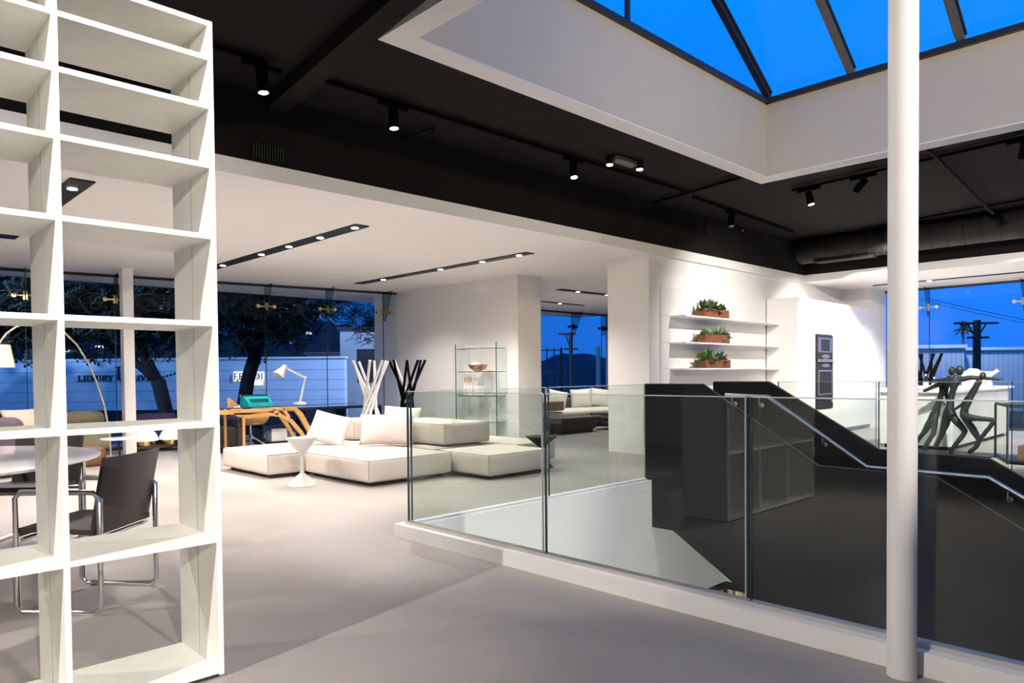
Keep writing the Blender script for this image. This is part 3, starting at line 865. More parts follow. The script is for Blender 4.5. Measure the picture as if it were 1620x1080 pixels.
for x in (2.2, 3.3):
    MB().box(x, x + .05, 12.25, 12.7, 0, .1).build('leg', M['black_metal'], oc)
pb = thing('chaise', 'deep purple boxy chaise between the white post and the desk', 'chaise', (4.45, 12.6, 0))
MB().rbox(3.90, 4.55, 12.58, 12.85, .15, .60, .03, 3, .01).build('backrest', M['purple'], pb, True, angle=180)
MB().box(3.95, 4.5, 12.60, 12.82, 0, .15).build('plinth', M['black_metal'], pb)
ct = MB().rbox(1.95, 2.75, 11.75, 12.1, .30, .42, .04, 3, .01)
cb = thing('bench', 'cream upholstered bench in front of the olive chaise', 'bench', (2.35, 11.92, 0))
ct.build('seat', M['cushion'], cb, True, angle=180)
for x in (2.0, 2.66):
    MB().box(x, x + .04, 11.8, 12.05, 0, .31).build('leg', M['brass'], cb)


# ------------------------------------------------------------------ dining table and chairs
TC = Vector((.42, 5.32, 0))
dt2 = thing('dining_table', 'round white marble dining table behind the bookcase', 'table', TC)
MB().lathe([(.0, .695), (.90, .695), (.965, .712), (.97, .72), (.96, .725), (0, .725)], TC, 64).build('tabletop', M['marble'], dt2, True)
lg = MB()
for i in range(4):
    a = PI / 4 + i * PI / 2
    d = Vector((math.cos(a), math.sin(a), 0))
    q = MB(); q.tube([TC + d * .42 + Vector((0, 0, .69)), TC + d * .07 + Vector((0, 0, .50)), TC + d * .07 + Vector((0, 0, .22)), TC + d * .48 + Vector((0, 0, .02))], .016, 8)
    q.build('leg', M['chrome'], dt2, True)
MB().lathe([(.10, .20), (.10, .52), (0, .52)], TC, 20).build('pedestal', M['chrome'], dt2, True)


def armchair_proto(loc, rz, label):
    """black leather sling chair on chrome tube loops; faces local +y"""
    t = thing('dining_chair', label, 'chair', (0, 0, 0), 0, 'chrome armchairs at the round table')
    for s in (-1, 1):
        x = s * .262
        m = MB(); R = .03
        loop = [(x, -.225 + R, .012), (x, .225 - R, .012), (x, .225, .012 + R), (x, .225, .625 - R), (x, .225 - R, .625), (x, -.225 + R, .625), (x, -.225, .625 - R), (x, -.225, .012 + R)]
        m.tube(loop, .0125, 10, True)
        m.build('side_loop', M['chrome'], t, True, True)
    m = MB()
    for y, z in ((.19, .385), (-.17, .375)):
        m.cyl((-.262, y, z), (.262, y, z), .011, 10)
    m.build('cross_tube', M['chrome'], t, True, True)
    s = MB()
    for k in range(10):
        pass
    prof = [(.235, .40), (.22, .425), (.12, .432), (0, .425), (-.12, .418), (-.20, .415)]
    s.ribbon(prof, .028, 'x', -.245, .245); s.build('seat', M['leather_black'], t, True, True)
    b = MB()
    nx = 8
    prof = [(-.185, .40), (-.205, .50), (-.225, .62), (-.245, .72), (-.262, .80)]
    V = {}
    for side in (0, 1):
        for i in range(nx + 1):
            u = -1 + 2 * i / nx
            for j, (y, z) in enumerate(prof):
                V[side, i, j] = b.bm.verts.new((u * .255, y - .03 * (1 - u * u) * (.4 + .6 * j / 4) + (.022 if side else 0), z))
    nj = len(prof)
    for i in range(nx):
        for j in range(nj - 1):
            b.bm.faces.new((V[0, i, j], V[0, i + 1, j], V[0, i + 1, j + 1], V[0, i, j + 1]))
            b.bm.faces.new((V[1, i, j], V[1, i, j + 1], V[1, i + 1, j + 1], V[1, i + 1, j]))
        b.bm.faces.new((V[0, i, 0], V[1, i, 0], V[1, i + 1, 0], V[0, i + 1, 0]))
        b.bm.faces.new((V[0, i, nj - 1], V[0, i + 1, nj - 1], V[1, i + 1, nj - 1], V[1, i, nj - 1]))
    for j in range(nj - 1):
        b.bm.faces.new((V[0, 0, j], V[0, 0, j + 1], V[1, 0, j + 1], V[1, 0, j]))
        b.bm.faces.new((V[0, nx, j], V[1, nx, j], V[1, nx, j + 1], V[0, nx, j + 1]))
    b.build('backrest', M['leather_black'], t, True, True)
    t.location = loc; t.rotation_euler = (0, 0, rz)
    return t
pc = armchair_proto((1.085, 4.30, 0), math.atan2(.33, -.30) - PI / 2, 'black leather chrome armchair nearest the bookcase, its back towards us')
dup(pc, (1.16, 6.12, 0), math.atan2(-.8, -.74) - PI / 2, 'black leather chrome armchair on the right of the round table, facing us')
dup(pc, (.55, 6.35, 0), math.atan2(-1.0, -.1) - PI / 2, 'black leather chrome armchair on the far side of the round table')
dup(pc, (-.72, 5.55, 0), math.atan2(-.15, 1.0) - PI / 2, 'black leather chrome armchair at left of the round table')


# ------------------------------------------------------------------ kitchen
kp = thing('wall_panel', 'white wall panelling with three shelves in the kitchen', 'wall panel', (10.8, 5.95, 0))
for z0, z1 in ((.0, .86), (.865, 1.255), (1.26, 1.655), (1.66, 2.055), (2.06, 2.50)):
    MB().box(9.22, 12.6, 5.945, 5.98, z0, z1).build('panel_board', M['corian'], kp)
for z, n in ((2.055, 'upper'), (1.655, 'middle'), (1.262, 'lower')):
    t = MB().rbox(9.45, 12.58, 5.68, 5.945, z - .018, z + .006, .003, 1).build('wall_shelf', M['corian'], None, label='%s long white shelf carrying one planter' % n, cat='shelf', group='white kitchen shelves')

rl = random.Random(11)
def planter(x, z, label, ms, tall):
    t = thing('planter', label, 'planter', (x, 5.79, z), group='planters on the kitchen shelves')
    w, d, h = .76, .16, .135
    b = MB(); b.box(x - w / 2, x + w / 2, 5.79 - d / 2, 5.79 - d / 2 + .015, z, z + h).box(x - w / 2, x + w / 2, 5.79 + d / 2 - .015, 5.79 + d / 2, z, z + h)
    b.box(x - w / 2, x - w / 2 + .015, 5.79 - d / 2 + .015, 5.79 + d / 2 - .015, z, z + h).box(x + w / 2 - .015, x + w / 2, 5.79 - d / 2 + .015, 5.79 + d / 2 - .015, z, z + h)
    b.box(x - w / 2 + .015, x + w / 2 - .015, 5.79 - d / 2 + .015, 5.79 + d / 2 - .015, z, z + .02)
    b.build('trough', M['planter'], t)
    MB().box(x - w / 2 + .016, x + w / 2 - .016, 5.79 - d / 2 + .016, 5.79 + d / 2 - .016, z + .02, z + h - .02).build('soil', M['soil'], t)
    for q in range(6):
        px = x - w / 2 + .08 + q * (w - .16) / 5 + rl.uniform(-.02, .02)
        p = MB(); hh = tall[q]
        for l in range(44):
            a = rl.uniform(0, 2 * PI); e = rl.uniform(-.15, 1.25); L = hh * rl.uniform(.6, 1.1); wd = rl.uniform(.020, .045)
            dr = Vector((math.cos(a) * math.cos(e), math.sin(a) * math.cos(e) * .7, math.sin(e)))
            if dr.y > 0: dr.y *= .4
            sd = Vector((-math.sin(a), math.cos(a), 0)) * wd
            o = Vector((px, 5.79, z + h - .03))
            m1 = o + dr * L * .55 + Vector((0, 0, .012)); en = o + dr * L - Vector((0, 0, L * .12 * (1.3 - e)))
            p.quad(o, m1 - sd, en, m1 + sd)
        p.build('plant', M[ms[q % len(ms)]], t)
planter(10.44, 2.061, 'rusty wooden planter with dark green leaves on the upper kitchen shelf', ['leaf_dark', 'leaf', 'leaf_dark'], [.20, .24, .22, .20, .14, .16])
planter(10.46, 1.661, 'rusty wooden planter with mixed pale leaves on the middle kitchen shelf', ['leaf', 'leaf_pale', 'leaf'], [.18, .20, .16, .14, .24, .20])
planter(10.48, 1.268, 'rusty wooden planter with bushy leaves on the lower kitchen shelf', ['leaf', 'leaf_dark', 'leaf_pale'], [.24, .22, .17, .18, .20, .14])

kc = thing('tall_cabinet', 'tall white kitchen cabinet block around the black ovens', 'cabinet', (14.4, 5.7, 0))
c_ = MB(); c_.box(12.62, 13.43, 5.42, 5.94, .08, 2.51).box(14.23, 16.30, 5.42, 5.94, .08, 2.51).box(13.43, 14.23, 5.42, 5.94, 1.89, 2.51).box(13.43, 14.23, 5.42, 5.94, .08, .49).box(13.43, 14.23, 5.80, 5.94, .49, 1.89)
c_.build('carcass', M['corian'], kc)
for a, b in ((12.62, 13.425), (14.235, 14.92), (14.925, 15.61), (15.615, 16.30)):
    MB().box(a + .003, b - .003, 5.40, 5.419, .085, 2.508).build('door', M['corian'], kc)
for z0, z1 in ((1.893, 2.508), (.085, .487)):
    MB().box(13.433, 14.227, 5.40, 5.419, z0, z1).build('door', M['corian'], kc)
MB().box(12.66, 16.28, 5.47, 5.9, 0, .08).build('plinth', M['steel'], kc)

def oven(z0, z1, label, kind):
    t = thing('oven' if kind != 'drawer' else 'warming_drawer', label, 'oven' if kind != 'drawer' else 'warming drawer', (13.83, 5.42, z0))
    MB().box(13.445, 14.215, 5.41, 5.78, z0, z1).build('body', M['oven_frame'], t)
    MB().rbox(13.45, 14.21, 5.385, 5.409, z0 + .01, z1 - .01, .004, 1).build('front', M['oven_glass'], t)
    if kind == 'drawer':
        return
    up = kind == 'lower'
    a, b = (z0 + .12, z1 - .17) if up else (z0 + .15, z1 - .06)
    if True:
        f = MB(); f.box(13.52, 14.14, 5.378, 5.386, a, b)
        f.build('window_trim', M['steel'], t)
        MB().box(13.64 if not up else 13.56, 14.02 if not up else 14.10, 5.372, 5.379, a + .03, b - .03).build('window_pane', M['oven_glass'], t)
    zc = z1 - .085 if up else z0 + .075
    MB().box(13.74, 13.96, 5.376, 5.386, zc - .04, zc + .04).build('control_display', M['oven_frame'], t)
    for x in (13.70, 13.78, 13.92, 14.0):
        MB().cyl((x, 5.365, zc), (x, 5.386, zc), .022, 14).build('knob', M['steel'], t, True)
    hz = z1 - .012 if up else z0 + .012
    MB().cyl((13.46, 5.355, hz), (14.2, 5.355, hz), .011, 8).build('handle', M['steel'], t, True)
oven(1.40, 1.885, 'upper built-in black glass oven in the white cabinet', 'upper')
oven(.64, 1.395, 'taller lower built-in black glass oven in the white cabinet', 'lower')
oven(.495, .635, 'black warming drawer beneath the two ovens', 'drawer')

isl = thing('kitchen_island', 'white kitchen island behind the bronze runners', 'kitchen island', (14.1, 3.5, 0))
MB().box(12.26, 15.95, 2.97, 3.93, .06, .86).build('carcass', M['corian'], isl)
for k in range(4):
    MB().box(12.27 + k * .92, 12.27 + k * .92 + .912, 2.95, 2.969, .065, .80).build('door', M['corian'], isl)
MB().box(12.3, 15.9, 3.02, 3.88, 0, .06).build('plinth', M['black_metal'], isl)
MB().rbox(12.2, 16.05, 2.9, 4.35, .86, .90, .004, 1).build('worktop', M['corian'], isl)

# things on the island
ls = thing('lamp_sculpture', 'white looping tubular lamp standing on the island worktop', 'table lamp', (14.5, 3.1, .9))
b = MB(); b.tube([(14.5, 3.30, .93), (14.5, 3.33, 1.03), (14.5, 3.30, 1.15), (14.5, 3.23, 1.20), (14.5, 3.14, 1.19), (14.5, 3.05, 1.12), (14.5, 2.97, 1.03), (14.5, 2.93, .94)], .028, 10)
b.build('loop_tube', M['lacquer'], ls, True)
b = MB(); b.tube([(14.55, 3.14, .94), (14.55, 3.05, 1.03), (14.55, 2.95, 1.11), (14.55, 2.85, 1.19)], [.024, .026, .028, .030], 10); b.build('arm_tube', M['lacquer'], ls, True)
MB().box(14.42, 14.62, 2.90, 3.34, .90, .935).build('base', M['lacquer'], ls)
wx = thing('box', 'ivory box standing behind the looping lamp on the island', 'box', (14.9, 3.28, .9))
MB().rbox(14.75, 15.1, 3.05, 3.42, .902, 1.14, .01).build('box_body', M['cushion'], wx); MB().rbox(14.74, 15.11, 3.04, 3.43, 1.14, 1.17, .006).build('box_lid', M['lacquer'], wx)
for i, (y, lb_) in enumerate(((3.93, 'clear glass bottle on the island, left one of two'), (3.80, 'shorter clear glass bottle on the island, right one of two'))):
    bt = thing('bottle', lb_, 'bottle', (14.6, y, .9), group='glass bottles on the island')
    hgt = .20 - .05 * i
    MB().lathe([(.03, 0), (.045, .01), (.045, hgt * .55), (.015, hgt * .75), (.014, hgt)], (14.6, y, .901), 16).build('bottle_body', M['glass_clear'], bt, True)
    MB().lathe([(.042, .004), (.042, hgt * .4), (0, hgt * .4)], (14.6, y, .902), 16).build('content', M['lacquer'], bt, True)
    MB().lathe([(.016, hgt), (.016, hgt + .03), (0, hgt + .03)], (14.6, y, .901), 10).build('stopper', M['steel'], bt, True)

# ------------------------------------------------------------------ bronze sculpture: three runners
sc = thing('sculpture', 'bronze sculpture of three thin running figures on dark base', 'sculpture', (11.9, 2.75, 0))
MB().rbox(11.6, 12.15, 2.35, 3.45, 0, .02, .004, 1).build('base', M['black_metal'], sc)
rs = random.Random(3)
def figure(chains, head, hr):
    """chains: lists of ((x,y,z), radius); the first node of the first chain is the pelvis"""
    verts, edges, rad = [], [], []
    def key(p):
        for i, q in enumerate(verts):
            if (Vector(q) - Vector(p)).length < 1e-4: return i
        verts.append(p); return len(verts) - 1
    for ch in chains:
        prev = None
        for (p, r), nx in zip(ch, ch[1:] + [None]):
            i = key(p)
            if i == len(rad): rad.append(r)
            if prev is not None: edges.append((prev, i))
            prev = i
            if nx:
                q, r2_ = nx
                for f in (.33, .66):
                    m = Vector(p).lerp(Vector(q), f) + Vector((rs.uniform(-.006, .006), rs.uniform(-.006, .006), 0))
                    k = key(tuple(m)); rad.append((r + (r2_ - r) * f) * rs.uniform(.88, 1.14)); edges.append((prev, k)); prev = k
    me = bpy.data.meshes.new('figure'); me.from_pydata(verts, edges, [])
    o = bpy.data.objects.new('figure', me); COL.objects.link(o)
    sm = o.modifiers.new('skin', 'SKIN'); sm.use_smooth_shade = True
    for i, d in enumerate(me.skin_vertices[0].data):
        d.radius = (rad[i] * 1.12, rad[i] * 1.05); d.use_root = i == 0
    o.modifiers.new('sub', 'SUBSURF').levels = 1
    o.modifiers['sub'].render_levels = 1
    dg_ = bpy.context.evaluated_depsgraph_get()
    m2 = bpy.data.meshes.new_from_object(o.evaluated_get(dg_))
    bpy.data.objects.remove(o)
    b = MB(); b.bm.from_mesh(m2)
    b.ball(head, hr * 1.15, 14, (.85, .8, 1.12))
    for v in b.bm.verts:
        v.co += noise.noise_vector(v.co * 28) * .006
    b.build('figure', M['bronze'], sc, True, angle=180)
X1, X2, X3 = 12.0, 11.85, 11.7
figure([[((X1, 3.09, .63), .05), ((X1, 3.04, .82), .035), ((X1, 2.96, 1.03), .05), ((X1, 2.92, 1.12), .022)],
        [((X1, 3.09, .63), .05), ((X1 + .06, 3.17, .47), .05), ((X1 + .06, 3.27, .27), .034), ((X1 + .06, 3.42, .05), .026)],
        [((X1, 3.09, .63), .05), ((X1 - .06, 3.10, .46), .045), ((X1 - .06, 3.11, .27), .034), ((X1 - .06, 3.24, .04), .024), ((X1 - .06, 3.20, .03), .02)],
        [((X1, 2.96, 1.03), .05), ((X1 - .08, 3.10, .965), .034), ((X1 - .1, 3.24, .89), .022)],
        [((X1, 2.96, 1.03), .05), ((X1 + .1, 3.00, .84), .026), ((X1 + .06, 2.95, .73), .02)]], (X1, 2.90, 1.185), .052)
figure([[((X2, 2.90, .63), .055), ((X2, 2.87, .82), .04), ((X2, 2.83, 1.05), .055), ((X2, 2.80, 1.13), .024)],
        [((X2, 2.90, .63), .055), ((X2 + .06, 2.95, .46), .055), ((X2 + .06, 3.0, .27), .036), ((X2 + .06, 3.09, .05), .026)],
        [((X2, 2.90, .63), .055), ((X2 - .06, 2.80, .48), .05), ((X2 - .06, 2.68, .34), .038), ((X2 - .06, 2.79, .16), .03), ((X2 - .06, 2.87, .04), .028), ((X2 - .06, 2.83, .03), .02)],
        [((X2, 2.83, 1.05), .055), ((X2, 2.65, 1.09), .034), ((X2, 2.46, 1.08), .026), ((X2, 2.26, 1.07), .016)],
        [((X2, 2.83, 1.05), .055), ((X2, 2.98, 1.06), .03), ((X2, 3.12, 1.04), .018)]], (X2, 2.77, 1.195), .055)
figure([[((X3, 2.71, .60), .05), ((X3, 2.61, .80), .04), ((X3, 2.51, 1.02), .05), ((X3, 2.49, 1.07), .024)],
        [((X3, 2.71, .60), .05), ((X3 + .06, 2.61, .41), .05), ((X3 + .06, 2.51, .23), .034), ((X3 + .06, 2.55, .12), .032), ((X3 + .06, 2.65, .04), .026)],
        [((X3, 2.71, .60), .05), ((X3 - .06, 2.62, .54), .05), ((X3 - .06, 2.45, .53), .04), ((X3 - .06, 2.31, .52), .034), ((X3 - .06, 2.41, .36), .03), ((X3 - .06, 2.51, .21), .02)],
        [((X3, 2.51, 1.02), .05), ((X3, 2.60, .88), .03), ((X3, 2.70, .72), .024), ((X3, 2.81, .63), .016)]], (X3, 2.465, 1.115), .045)

# glass-topped vitrine frame with a wooden block
vt = thing('display_table', 'black metal framed glass display table right of the bronze runners', 'display table', (11.2, 1.5, 0))
for x, y in ((11.77, 2.33), (11.0, 2.05), (11.77, .8), (11.0, .8)):
    MB().box(x - .012, x + .012, y - .012, y + .012, 0, .74).build('leg', M['black_metal'], vt)
for z in (.74,):
    MB().tube([(11.77, 2.33, z), (11.0, 2.05, z), (11.0, .8, z), (11.77, .8, z)], .02, 4, True).build('top_frame', M['black_metal'], vt)
MB().prism([(11.0, 2.05), (11.77, 2.33), (11.77, .8), (11.0, .8)], 'z', .745, .757).build('glass_top', M['glass_clear'], vt)
MB().prism([(11.0, 2.05), (11.77, 2.33), (11.77, .8), (11.0, .8)], 'z', .03, .05).build('base_shelf', M['black_metal'], vt)
wbk = MB(); wbk.prism([(1.98, .0), (1.98, .17), (1.80, .20), (1.55, .31), (1.2, .36), (1.2, 0)], 'x', 11.2, 11.6)
bmesh.ops.translate(wbk.bm, vec=(0, 0, .051), verts=wbk.bm.verts[:])
wbk.build('wooden_block', M['mid_wood'], None, label='sloping brown wooden block inside the black display table', cat='wooden block')
ec = thing('lounge_chair', 'cream upholstered lounge chair at right beyond the island', 'lounge chair', (15.6, 2.2, 0))
MB().rbox(15.3, 15.95, 1.85, 2.45, .22, .48, .05, 3, .02).build('seat', M['sofa'], ec, True, angle=180)
MB().rbox(15.85, 16.05, 1.85, 2.45, .3, .82, .05, 3, .02).build('backrest', M['sofa'], ec, True, angle=180)
for x in (15.35, 15.95):
    for y in (1.9, 2.4):
        MB().cyl((x, y, 0), (x, y, .24), .012, 8).build('leg', M['wood'], ec)


# ------------------------------------------------------------------ rear lounge seen between partition and pillar
ws = thing('sofa', 'white sofa with wicker base in the rear room', 'sofa', (12.6, 10.6, 0))
MB().box(11.2, 14.6, 10.05, 11.1, .12, .25).build('base', M['wicker'], ws)
MB().rbox(11.15, 14.6, 10.0, 11.1, .25, .39, .05, 3, .02).build('seat_cushion', M['cushion'], ws, True, angle=180)
MB().rbox(11.1, 14.6, 11.1, 11.3, .2, .62, .04, 3, .01).build('backrest', M['grey_fabric'], ws, True, angle=180)
MB().rbox(10.75, 11.75, 9.98, 10.2, .42, .62, .02, 2).build('armrest', M['wicker'], ws)
for x in (11.3, 14.4):
    for y in (10.1, 11.1):
        MB().box(x, x + .07, y - .04, y + .03, 0, .13).build('leg', M['dark_wood'], ws)
for i, (x, y, z, rz, lb_, w) in enumerate(((11.72, 10.75, .63, -35, 'grey-white cushion behind the wicker arm of the rear sofa', .44), (12.32, 10.72, .62, -42, 'white cushion leaning beside the wicker arm of the rear sofa', .5), (13.2, 10.70, .63, -48, 'upright white cushion in the middle of the rear sofa', .5), (14.0, 10.75, .62, -45, 'white cushion near the right end of the rear sofa', .5))):
    cushion('scatter_cushion', w, .46, .16, (x, y, z), (math.radians(68), 0, math.radians(rz)), lb_, group='cushions on the rear sofa', roll=math.radians((38, -14, 4, -8)[i]))
cf = thing('coffee_table', 'dark low coffee table in front of the rear white sofa', 'coffee table', (11.9, 9.4, 0))
MB().rbox(10.75, 12.0, 9.2, 9.75, .26, .32, .008, 1).build('tabletop', M['dark_wood'], cf)
MB().box(10.85, 11.9, 9.28, 9.68, .06, .26).build('base', M['dark_wood'], cf)
MB().box(10.9, 11.85, 9.3, 9.66, 0, .06).build('plinth', M['black_metal'], cf)
gt = thing('side_table', 'low dark slatted table with silver edges beside the rear sofa', 'side table', (12.7, 9.3, 0))
for z in (.08, .20, .32):
    MB().box(12.25, 13.2, 9.1, 9.7, z, z + .03).build('shelf_board', M['black_metal'], gt)
    MB().box(12.25, 13.2, 9.085, 9.099, z, z + .03).build('edge_strip', M['chrome'], gt)
for x in (12.28, 13.14):
    for y in (9.12, 9.66):
        MB().box(x, x + .03, y, y + .03, 0, .32).build('leg', M['black_metal'], gt)
MB().rbox(12.5, 12.95, 9.25, 9.55, .351, .37, .003, 1).build('magazine', M['leather_brown'].copy() if False else BOOKC[3], None, label='grey magazine lying on the low slatted table in the rear room', cat='magazine')

# ------------------------------------------------------------------ lower storey glimpse: bookcase with books
lbk = thing('low_bookcase', 'dark bookcase on the lower floor seen under the stair', 'bookcase', (12.2, 6.7, -3.6))
for z in (-3.58, -3.15, -2.72):
    MB().box(10.6, 13.8, 6.5, 6.85, z, z + .03).build('shelf_board', M['black_metal'], lbk)
for x in (10.6, 12.2, 13.77):
    MB().box(x, x + .03, 6.5, 6.85, -3.6, -2.69).build('upright', M['black_metal'], lbk)
for zz, row in ((-3.12, 'upper'), ):
    x = 11.2; k = 0
    while x < 12.95 and k < 30:
        w = rb.uniform(.04, .08); h = rb.uniform(.26, .34); c = BOOKC[rb.choice([1, 2, 4, 0, 1, 2])]
        if not (12.14 < x + w and x < 12.25):
            bk = thing('book', 'upright book on the lower-floor bookcase under the stair', 'book', (x + w / 2, 6.62, zz), group='books on the lower-floor bookcase')
            MB().rbox(x, x + w - .004, 6.51, 6.75, zz + .001, zz + h, .004, 1).build('cover', c, bk)
        x += w; k += 1
MB().tube([(12.25, 6.45, -3.6), (12.25, 6.42, -3.0), (12.32, 6.40, -2.72), (12.45, 6.38, -2.60), (12.6, 6.36, -2.62)], .015, 8).build('floor_lamp', M['chrome'], None, True, label='thin chrome arc lamp beside the lower-floor bookcase', cat='floor lamp')
spot('lower_storey_lamp', (11.5, 5.3, -1.45), (11.9, 6.7, -3.0), 160, 80)
spot('stairwell_fill', (4.3, .6, -1.6), (5.6, 4.2, -.55), 260, 110, .8)  # added unseen spot, brightens the white wall of the well


# ------------------------------------------------------------------ recessed light slots in the white ceiling
PW = 270
def slot(x0, x1, y0, y1, lamps, label, power):
    t = thing('ceiling_light', label, 'ceiling light', ((x0 + x1) / 2, (y0 + y1) / 2, 2.94))
    MB().box(x0, x1, y0, y1, 2.926, 2.9395).build('slot_housing', M['black_metal'], t)
    for x, y, on in lamps:
        MB().lathe([(.042, 2.921), (.042, 2.9255)], (x, y, 0), 16).build('lamp_lens', M['spot_on'] if on else M['spot_off'], t, True)
        if on:
            spot('slot_lamp', (x, y, 2.905), (x + .01, y, 0), power, 125, .7, r=.04)
slot(1.66, 1.86, 6.95, 10.4, [(1.76, y, True) for y in (7.3, 8.2, 9.1, 10.0)], 'black slot light in white ceiling seen through the bookcase', PW * .75)
slot(4.56, 4.75, 6.97, 11.4, [(4.655, y, True) for y in (7.12, 7.9, 8.7, 9.5, 10.8)], 'black slot light with small round lamps above the white hourglass table', PW * .5)
slot(7.43, 7.60, 7.0, 11.4, [(7.515, y, True) for y in (7.22, 8.0, 9.0, 10.6)], 'long thin black slot light above the coat stands', PW * .58)
slot(11.2, 14.2, 9.55, 9.72, [(11.8, 9.63, True), (12.8, 9.63, True), (13.8, 9.63, True)], 'black slot light across the rear room ceiling, nearer one', PW * .4)
slot(11.2, 14.3, 11.45, 11.56, [(12.0, 11.5, True), (13.4, 11.5, True)], 'black slot light across the rear room ceiling, by the window', PW * .4)
slot(15.76, 15.85, -3, 5.2, [(15.8, y, True) for y in (-1.5, .8, 2.4, 4.2)], 'long black slot light in white ceiling above the right window', PW)


# ------------------------------------------------------------------ track lights under the black ceiling
def track(p, q, label):
    t = thing('light_track', label, 'light track', p)
    MB().tube([p, q], .022, 4).build('track_rail', M['track_black'], t)
    return t
track((-3.0, 5.30, 3.665), (2.66, 5.28, 3.665), 'black light track left of the ceiling beam')
track((3.0, 5.28, 3.665), (8.72, 5.24, 3.665), 'long black light track right of the ceiling beam')
track((9.1, 5.34, 3.665), (12.7, 5.50, 3.665), 'black light track along the far edge of the dark ceiling')
track((9.80, 4.25, 3.665), (8.95, -2.2, 3.665), 'black light track right of the skylight')
track((13.35, 4.6, 3.665), (12.6, .6, 3.665), 'black light track above the round duct')
track((8.63, 4.36, 3.665), (8.95, 5.9, 3.665), 'short black light track meeting the skylight corner')
track((-3, -4.0, 3.665), (2.6, -4.0, 3.665), 'added black light track behind the camera, carrying the unseen fill spots')  # added, holds the fill spots
track((-3.2, 2.05, 3.665), (-2.0, 2.05, 3.665), 'short black light track left of the camera')

def track_spot(x, y, aim, label, on=True, power=PW, size=55, axis=(1, 0), lit=True, blend=.6):
    """box adapter on the track, short neck, cylinder head aimed at a point"""
    t = thing('track_spotlight', label, 'spotlight', (x, y, 3.64), group='black track spotlights')
    a = Vector((*axis, 0)).normalized(); b = Vector((-a.y, a.x, 0))
    R = Matrix(((a.x, b.x, 0, x), (a.y, b.y, 0, y), (0, 0, 1, 0), (0, 0, 0, 1)))
    MB().box(-.16, .16, -.018, .018, 3.61, 3.648, R).build('adapter', M['track_black'], t)
    d = (Vector(aim) - Vector((x, y, 3.5))).normalized()
    piv = Vector((x, y, 3.565))
    MB().cyl((x, y, 3.61), piv, .012, 8).build('neck', M['black_metal'], t, True)
    h0 = piv - d * .03; h1 = piv + d * .14
    hd = MB().cyl(h0, h1, .046, 20).build('lamp_head', M['track_black'], t, True)
    MB().cyl(h1 - d * .004, h1 + d * .002, .038, 20).build('lamp_lens', M['spot_on'] if on else M['spot_off'], hd, True)
    if lit:
        spot('track_lamp', h1 + d * .02, aim, power, size, blend)

# ------------------------------------------------------------------ pipes, sprinklers, duct and other ceiling fittings
MB().tube([(9.0, 2.40, 3.618), (13.4, 2.70, 3.618)], .022, 10).build('sprinkler_pipe', M['black_paint'], None, True, label='black pipe crossing the dark ceiling beside the column', cat='pipe')
def sprinkler(x, y, label):
    t = thing('sprinkler', label, 'sprinkler', (x, y, 3.6), group='ceiling sprinklers')
    MB().tube([(x, 5.94, 3.64), (x, y + .02, 3.64), (x, y, 3.64), (x, y, 3.60)], .014, 8).build('pipe_arm', M['black_paint'], t, True)
    MB().lathe([(.018, 3.555), (.012, 3.56), (.012, 3.60), (0, 3.60)], (x, y, 0), 12).build('nozzle', M['brass'], t, True)
    MB().lathe([(.024, 3.545), (.024, 3.55)], (x, y, 0), 12).build('deflector', M['chrome'], t, True)
sprinkler(4.52, 5.50, 'brass sprinkler head nearest the middle track spotlight')
sprinkler(8.0, 5.72, 'brass sprinkler head below the twin emergency light')
sprinkler(11.5, 5.82, 'brass sprinkler head above the kitchen shelves')
em = thing('emergency_light', 'black twin-head emergency light on the dark ceiling', 'emergency light', (6.95, 4.98, 3.66))
MB().rbox(6.75, 7.15, 4.90, 5.02, 3.63, 3.70, .02, 3).build('housing', M['oven_frame'], em, True)
for x, y in ((6.74, 5.02), (7.16, 4.90)):
    b = MB(); b.cyl((x, y, 3.60), (x, y, 3.68), .045, 14); b.build('lamp_head', M['black_metal'], em, True)
    MB().lathe([(.036, 3.590), (.036, 3.5985)], (x, y, 0), 14).build('lamp_lens', M['spot_on'], em, True)
vn = thing('vent_grille', 'black slatted vent grille on the dark bulkhead above the white ceiling edge', 'vent', (2.98, 5.93, 3.11))
MB().box(2.82, 3.14, 5.925, 5.94, 3.11, 3.25).build('backing', M['black_paint'], vn)
for k in range(12):
    MB().box(2.835 + k * .025, 2.845 + k * .025, 5.905, 5.926, 3.12, 3.24).build('slat', M['black_metal'], vn)
du = thing('air_duct', 'large round black ribbed air duct under the dark ceiling', 'duct', (13.75, 2.5, 3.46))
MB().cyl((13.75, 5.80, 3.46), (13.75, -6.5, 3.46), .225, 40).build('duct_body', M['duct'], du, True)
for k in range(26):
    y = 5.76 - k * .24
    MB().lathe([(.226, -.008), (.232, -.004), (.232, .004), (.226, .008)], (0, 0, 0), 40, Matrix.Translation((13.75, y, 3.46)) @ Matrix.Rotation(PI / 2, 4, 'X')).build('rib', M['duct'], du, True)
for y in (4.55, 2.2, -.5):
    MB().cyl((13.62, y, 3.63), (13.62, y, 3.70), .03, 10).build('hanger', M['black_metal'], du)
MB().box(13.6, 13.9, 4.5, 5.5, 3.22, 3.25).build('register', M['black_metal'], du)

